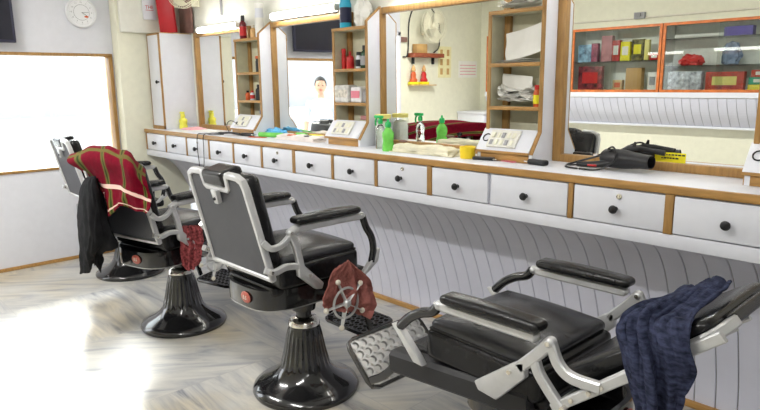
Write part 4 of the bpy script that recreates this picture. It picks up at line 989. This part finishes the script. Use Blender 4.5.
# far wall left of the doorway (seen in the third mirror)
fan('wall_fan', (XF+.15, -.70, 2.13), radians(90), 'round cream wall fan above the figurine shelf', r=.21)
t = empty('idol_shelf', (XF, -.70, 1.75)); tag(t, 'small reddish brown wall shelf below the wall fan', 'shelf')
bm = mb(); box(bm, 0, .13, -.28, .28, 0, .05, .003); link('board', bm, mat('red_brown_wood', (.28, .07, .03), .5, var=.3), t)
bm = mb(); box(bm, .002, .03, -.2, -.17, -.08, 0); box(bm, .002, .03, .17, .2, -.08, 0); link('bracket', bm, BLACKM, t)
bm = mb(); box(bm, .02, .11, -.08, .10, 0, .11, .004); box(bm, .035, .115, -.06, .08, .02, .08, .002); o = link('tan_box', bm, CARD); o.location = (XF, -.60, 1.801); tag(o, 'tan and cream box on the reddish wall shelf', 'box')
bm = mb(); box(bm, 0, .10, -.24, .20, 0, .015, .002); o = link('narrow_shelf', bm, PALEWOOD); o.location = (XF, -.63, 1.40); tag(o, 'narrow pale shelf carrying two small figurines', 'shelf')
for y, m, lab in ((-.49, ORANGE, 'small orange seated figurine on the narrow shelf'), (-.68, REDP, 'small red seated figurine beside the orange one')):
    t = empty('figurine', (XF+.05, y, 1.4155)); tag(t, lab, 'figurine'); t.scale = (1.2, 1.25, 1.15)
    bm = mb(); cushion(bm, -.03, .03, -.055, .055, 0, .03, .008); link('plinth', bm, YSTICK, t)
    bm = mb(); lathe(bm, [(0, .03), (.045, .03), (.05, .05), (.030, .075), (.034, .11), (.022, .135), (.010, .14), (0, .14)], 20, sx=.6); link('body', bm, m, t)
    bm = mb(); ball(bm, (.0, 0, .158), .022); lathe(bm, [(.02, .172), (.012, .195), (0, .215)], 14); link('head', bm, AMBER, t)
t = empty('calendar', (XF+.002, -1.13, 1.50)); tag(t, 'yellowish wall calendar with small pictures', 'calendar')
bm = mb(); box(bm, 0, .006, -.13, .13, 0, .40); link('sheet', bm, mat('cream_card', (.80, .74, .42), .6), t)
bm = mb()
for r in range(3):
    for c in (-.09, .04): box(bm, .0055, .0075, c, c+.05, .04+r*.12, .12+r*.12)
link('pictures', bm, CARD, t)
t = empty('wall_notice', (XF+.002, -1.62, 1.50)); tag(t, 'pale printed notice sheet on the far wall', 'paper')
bm = mb(); box(bm, 0, .003, -.2, .2, 0, .22); link('sheet', bm, PAPER, t)
bm = mb(); 
for z in (.04, .08, .12, .16): box(bm, .0025, .004, -.17, .17, z, z+.008)
link('print', bm, PINK, t)
bm = mb(); box(bm, XF, XF+.03, -.40, -.30+0, 1.93, 1.99, .004); tag(link('switch_box', bm, BROWN), 'small brown switch box on the wall beside the fan', 'switch')
bm = mb(); sweep(bm, [(XF+.02, -.33, 1.75), (XF+.02, -.42, 1.80), (XF+.02, -.45, 2.2), (XF+.02, -.60, 2.40), (XF+.02, -.85, 2.36), (XF+.02, -1.0, 2.15), (XF+.02, -1.0, 1.90), (XF+.02, -.90, 1.815)], .008, seg=6, n=8); tag(link('power_cable', bm, BLACKM), 'black cable curving round the wall fan', 'cable')
t = empty('storage_cupboard', (XF, -1.62, 0)); tag(t, 'low grey cupboard with a white top in the far corner', 'cupboard')
bm = mb(); box(bm, 0.013, .45, -.27, .22, 0, 1.02, .003); link('body', bm, WHITE, t)
bm = mb(); box(bm, .45, .465, -.265, .215, .08, 1.0, .003); link('door', bm, BOARD, t)
bm = mb(); box(bm, .013, .48, -.275, .23, 1.021, 1.05, .003); link('top', bm, WHITE, t)

# ------------------------------------------------------------------ man outside the window (seen in the second mirror)
def person(loc, rz, label):
    t = empty('person', loc, rz); tag(t, label, 'person')
    V = []; E = []; Rr = []
    def chain(pts, start=None):
        prev = start
        for p in pts:
            V.append(p[:3]); Rr.append(p[3] if len(p) == 4 else (p[3], p[4])); i = len(V)-1
            if prev is not None: E.append((prev, i))
            prev = i
        return prev
    root = chain([(0, 0, .92, .15, .11)]); sp = chain([(0, 0, 1.06, .135, .10), (0, 0, 1.20, .155, .11), (0, 0, 1.34, .15, .10), (0, 0, 1.41, .07, .065), (0, .01, 1.47, .052, .055), (0, .015, 1.52, .055)], root)
    ch = 3
    for s in (1, -1):
        chain([(.17*s, 0, 1.36, .062), (.205*s, -.01, 1.22, .050), (.225*s, -.02, 1.08, .042), (.235*s, .04, .94, .034), (.235*s, .08, .84, .026), (.233*s, .095, .79, .030, .016)], ch)
        chain([(.09*s, 0, .84, .098), (.10*s, .01, .64, .080), (.10*s, .015, .48, .058), (.10*s, -.01, .30, .055), (.10*s, -.02, .10, .038), (.10*s, .0, .05, .042), (.10*s, .10, .035, .04, .03)], root)
    me = bpy.data.meshes.new('body'); me.from_pydata(V, E, []); o = bpy.data.objects.new('body', me); COL.objects.link(o); o.parent = t
    sk = o.modifiers.new('skin', 'SKIN'); sk.use_smooth_shade = True
    for v, r in zip(me.skin_vertices[0].data, Rr): v.radius = r if isinstance(r, tuple) else (r, r)
    me.skin_vertices[0].data[0].use_root = True
    ss = o.modifiers.new('sub', 'SUBSURF'); ss.levels = 2; ss.render_levels = 2
    bpy.context.view_layer.update(); m2 = bpy.data.meshes.new_from_object(o.evaluated_get(bpy.context.evaluated_depsgraph_get()))
    o.modifiers.clear(); o.data = m2; m2.materials.clear()
    for m in (SHIRT, TROUS, SKIN, BLACKM): m2.materials.append(m)
    for p in m2.polygons:
        c = p.center; p.use_smooth = True
        p.material_index = 2 if (c.z > 1.43 or (abs(c.x) > .19 and c.z < 1.10)) else (3 if c.z < .075 else (1 if c.z < .95 and abs(c.x) < .2 else 0))
    hd = mb(); ball(hd, (0, .022, 1.605), .1, 32, 24, sc=(.78, .95, 1.18))
    for v in hd.verts:
        x, y, z = v.co
        if z < 1.57: v.co.x *= 1-.9*(1.57-z); v.co.y += (1.57-z)*.12
        if y > .05: v.co.y += .030*math.exp(-((x/.013)**2))*math.exp(-((z-1.585)/.024)**2) - .010*math.exp(-(((abs(x)-.032)/.016)**2))*math.exp(-((z-1.612)/.013)**2)
    link('head', hd, SKIN, t, angle=180)
    bm = mb()
    for s in (1, -1): ball(bm, (.078*s, .01, 1.60), .028, 12, 8, sc=(.35, .7, 1.1))
    link('ear', bm, SKIN, t)
    bm = mb()
    for s in (1, -1): ball(bm, (.031*s, .108, 1.612), .011, 10, 8, sc=(1.2, .6, .7))
    link('eye', bm, BLACKM, t)
    bm = mb(); ball(bm, (0, .117, 1.555), .025, 12, 8, sc=(1.1, .35, .3)); ball(bm, (0, .115, 1.538), .02, 12, 8, sc=(1, .3, .25)); link('mouth', bm, mat('lip', (.28, .09, .07), .5), t)
    bm = mb(); ball(bm, (0, .0, 1.635), .1, 32, 20, sc=(.84, 1.0, 1.05))
    for v in list(bm.verts):
        if v.co.z < 1.60-(.06 if v.co.y < -.02 else 0) or (v.co.y > .06 and v.co.z < 1.675): pass
    bmesh.ops.delete(bm, geom=[v for v in bm.verts if v.co.z < 1.59-(.05 if v.co.y < -.03 else 0) or (v.co.y > .055 and v.co.z < 1.668)], context='VERTS')
    for v in bm.verts: v.co += Vector(noise.noise_vector(v.co*45))*.006
    solid(link('hair', bm, HAIR, t), .01)
    return t
person((-7.35, -.48, -.20), radians(-53), 'dark haired man in a white shirt reflected in the mirror showing the television')

# ------------------------------------------------------------------ light
w = bpy.data.worlds.new('sky'); SC.world = w; w.use_nodes = True
bg = w.node_tree.nodes['Background']; bg.inputs[0].default_value = (.92, .96, 1, 1); bg.inputs[1].default_value = 4.0
s = bpy.data.lights.new('sun', 'SUN'); s.energy = 8; s.angle = radians(15); s.color = (1, .97, .92)
so = bpy.data.objects.new('sun', s); COL.objects.link(so)
so.rotation_euler = Vector((1, -.4, -1.077*.59)).to_track_quat('-Z', 'Y').to_euler()
def area(name, loc, rot, sx, sy, e, c=(1, .98, .95)):
    l = bpy.data.lights.new(name, 'AREA'); l.shape = 'RECTANGLE'; l.size = sx; l.size_y = sy; l.energy = e; l.color = c
    o = bpy.data.objects.new(name, l); COL.objects.link(o); o.location = loc; o.rotation_euler = rot; return o
for x, y, e in ((-4.0, .2, 42), (-1.6, .2, 26), (.4, .2, 8)):  # fill lamps at the added, unseen ceiling tubes
    area('added_ceiling_fill', (x, y, ZC-.10), (0, 0, 0), 1.2, .06, e)
# portals: they only help the sky light find the window and the doorway
for nm, y0, y1, z0, z1 in (('window_portal', WY0, WY1, WZ0, WZ1), ('doorway_portal', DY0, DY1, 0, DZ1)):
    o = area(nm, (XF-.12, (y0+y1)/2, (z0+z1)/2), (0, -pi/2, 0), z1-z0, y1-y0, 1); o.data.cycles.is_portal = True

# ------------------------------------------------------------------ camera
cd = bpy.data.cameras.new('camera'); cd.sensor_width = 36; cd.lens = 36*622.67/760; cd.clip_start = .02
cam = bpy.data.objects.new('camera', cd); COL.objects.link(cam); SC.camera = cam
yaw, pitch, roll = -.814998, .194593, -.0114857
f = Vector((sin(yaw)*cos(pitch), cos(yaw)*cos(pitch), -sin(pitch))); r = Vector((cos(yaw), -sin(yaw), 0)); u = r.cross(f)
r2 = r*cos(roll)+u*sin(roll); u2 = -r*sin(roll)+u*cos(roll)
cam.matrix_world = Matrix(((r2.x, u2.x, -f.x, 0), (r2.y, u2.y, -f.y, 0), (r2.z, u2.z, -f.z, H), (0, 0, 0, 1)))
vs = SC.view_settings; vs.view_transform = 'Standard'; vs.look = 'None'; vs.gamma = 1; vs.exposure = .42; vs.use_curve_mapping = False
SC.cycles.max_bounces = 8; SC.cycles.use_denoising = True
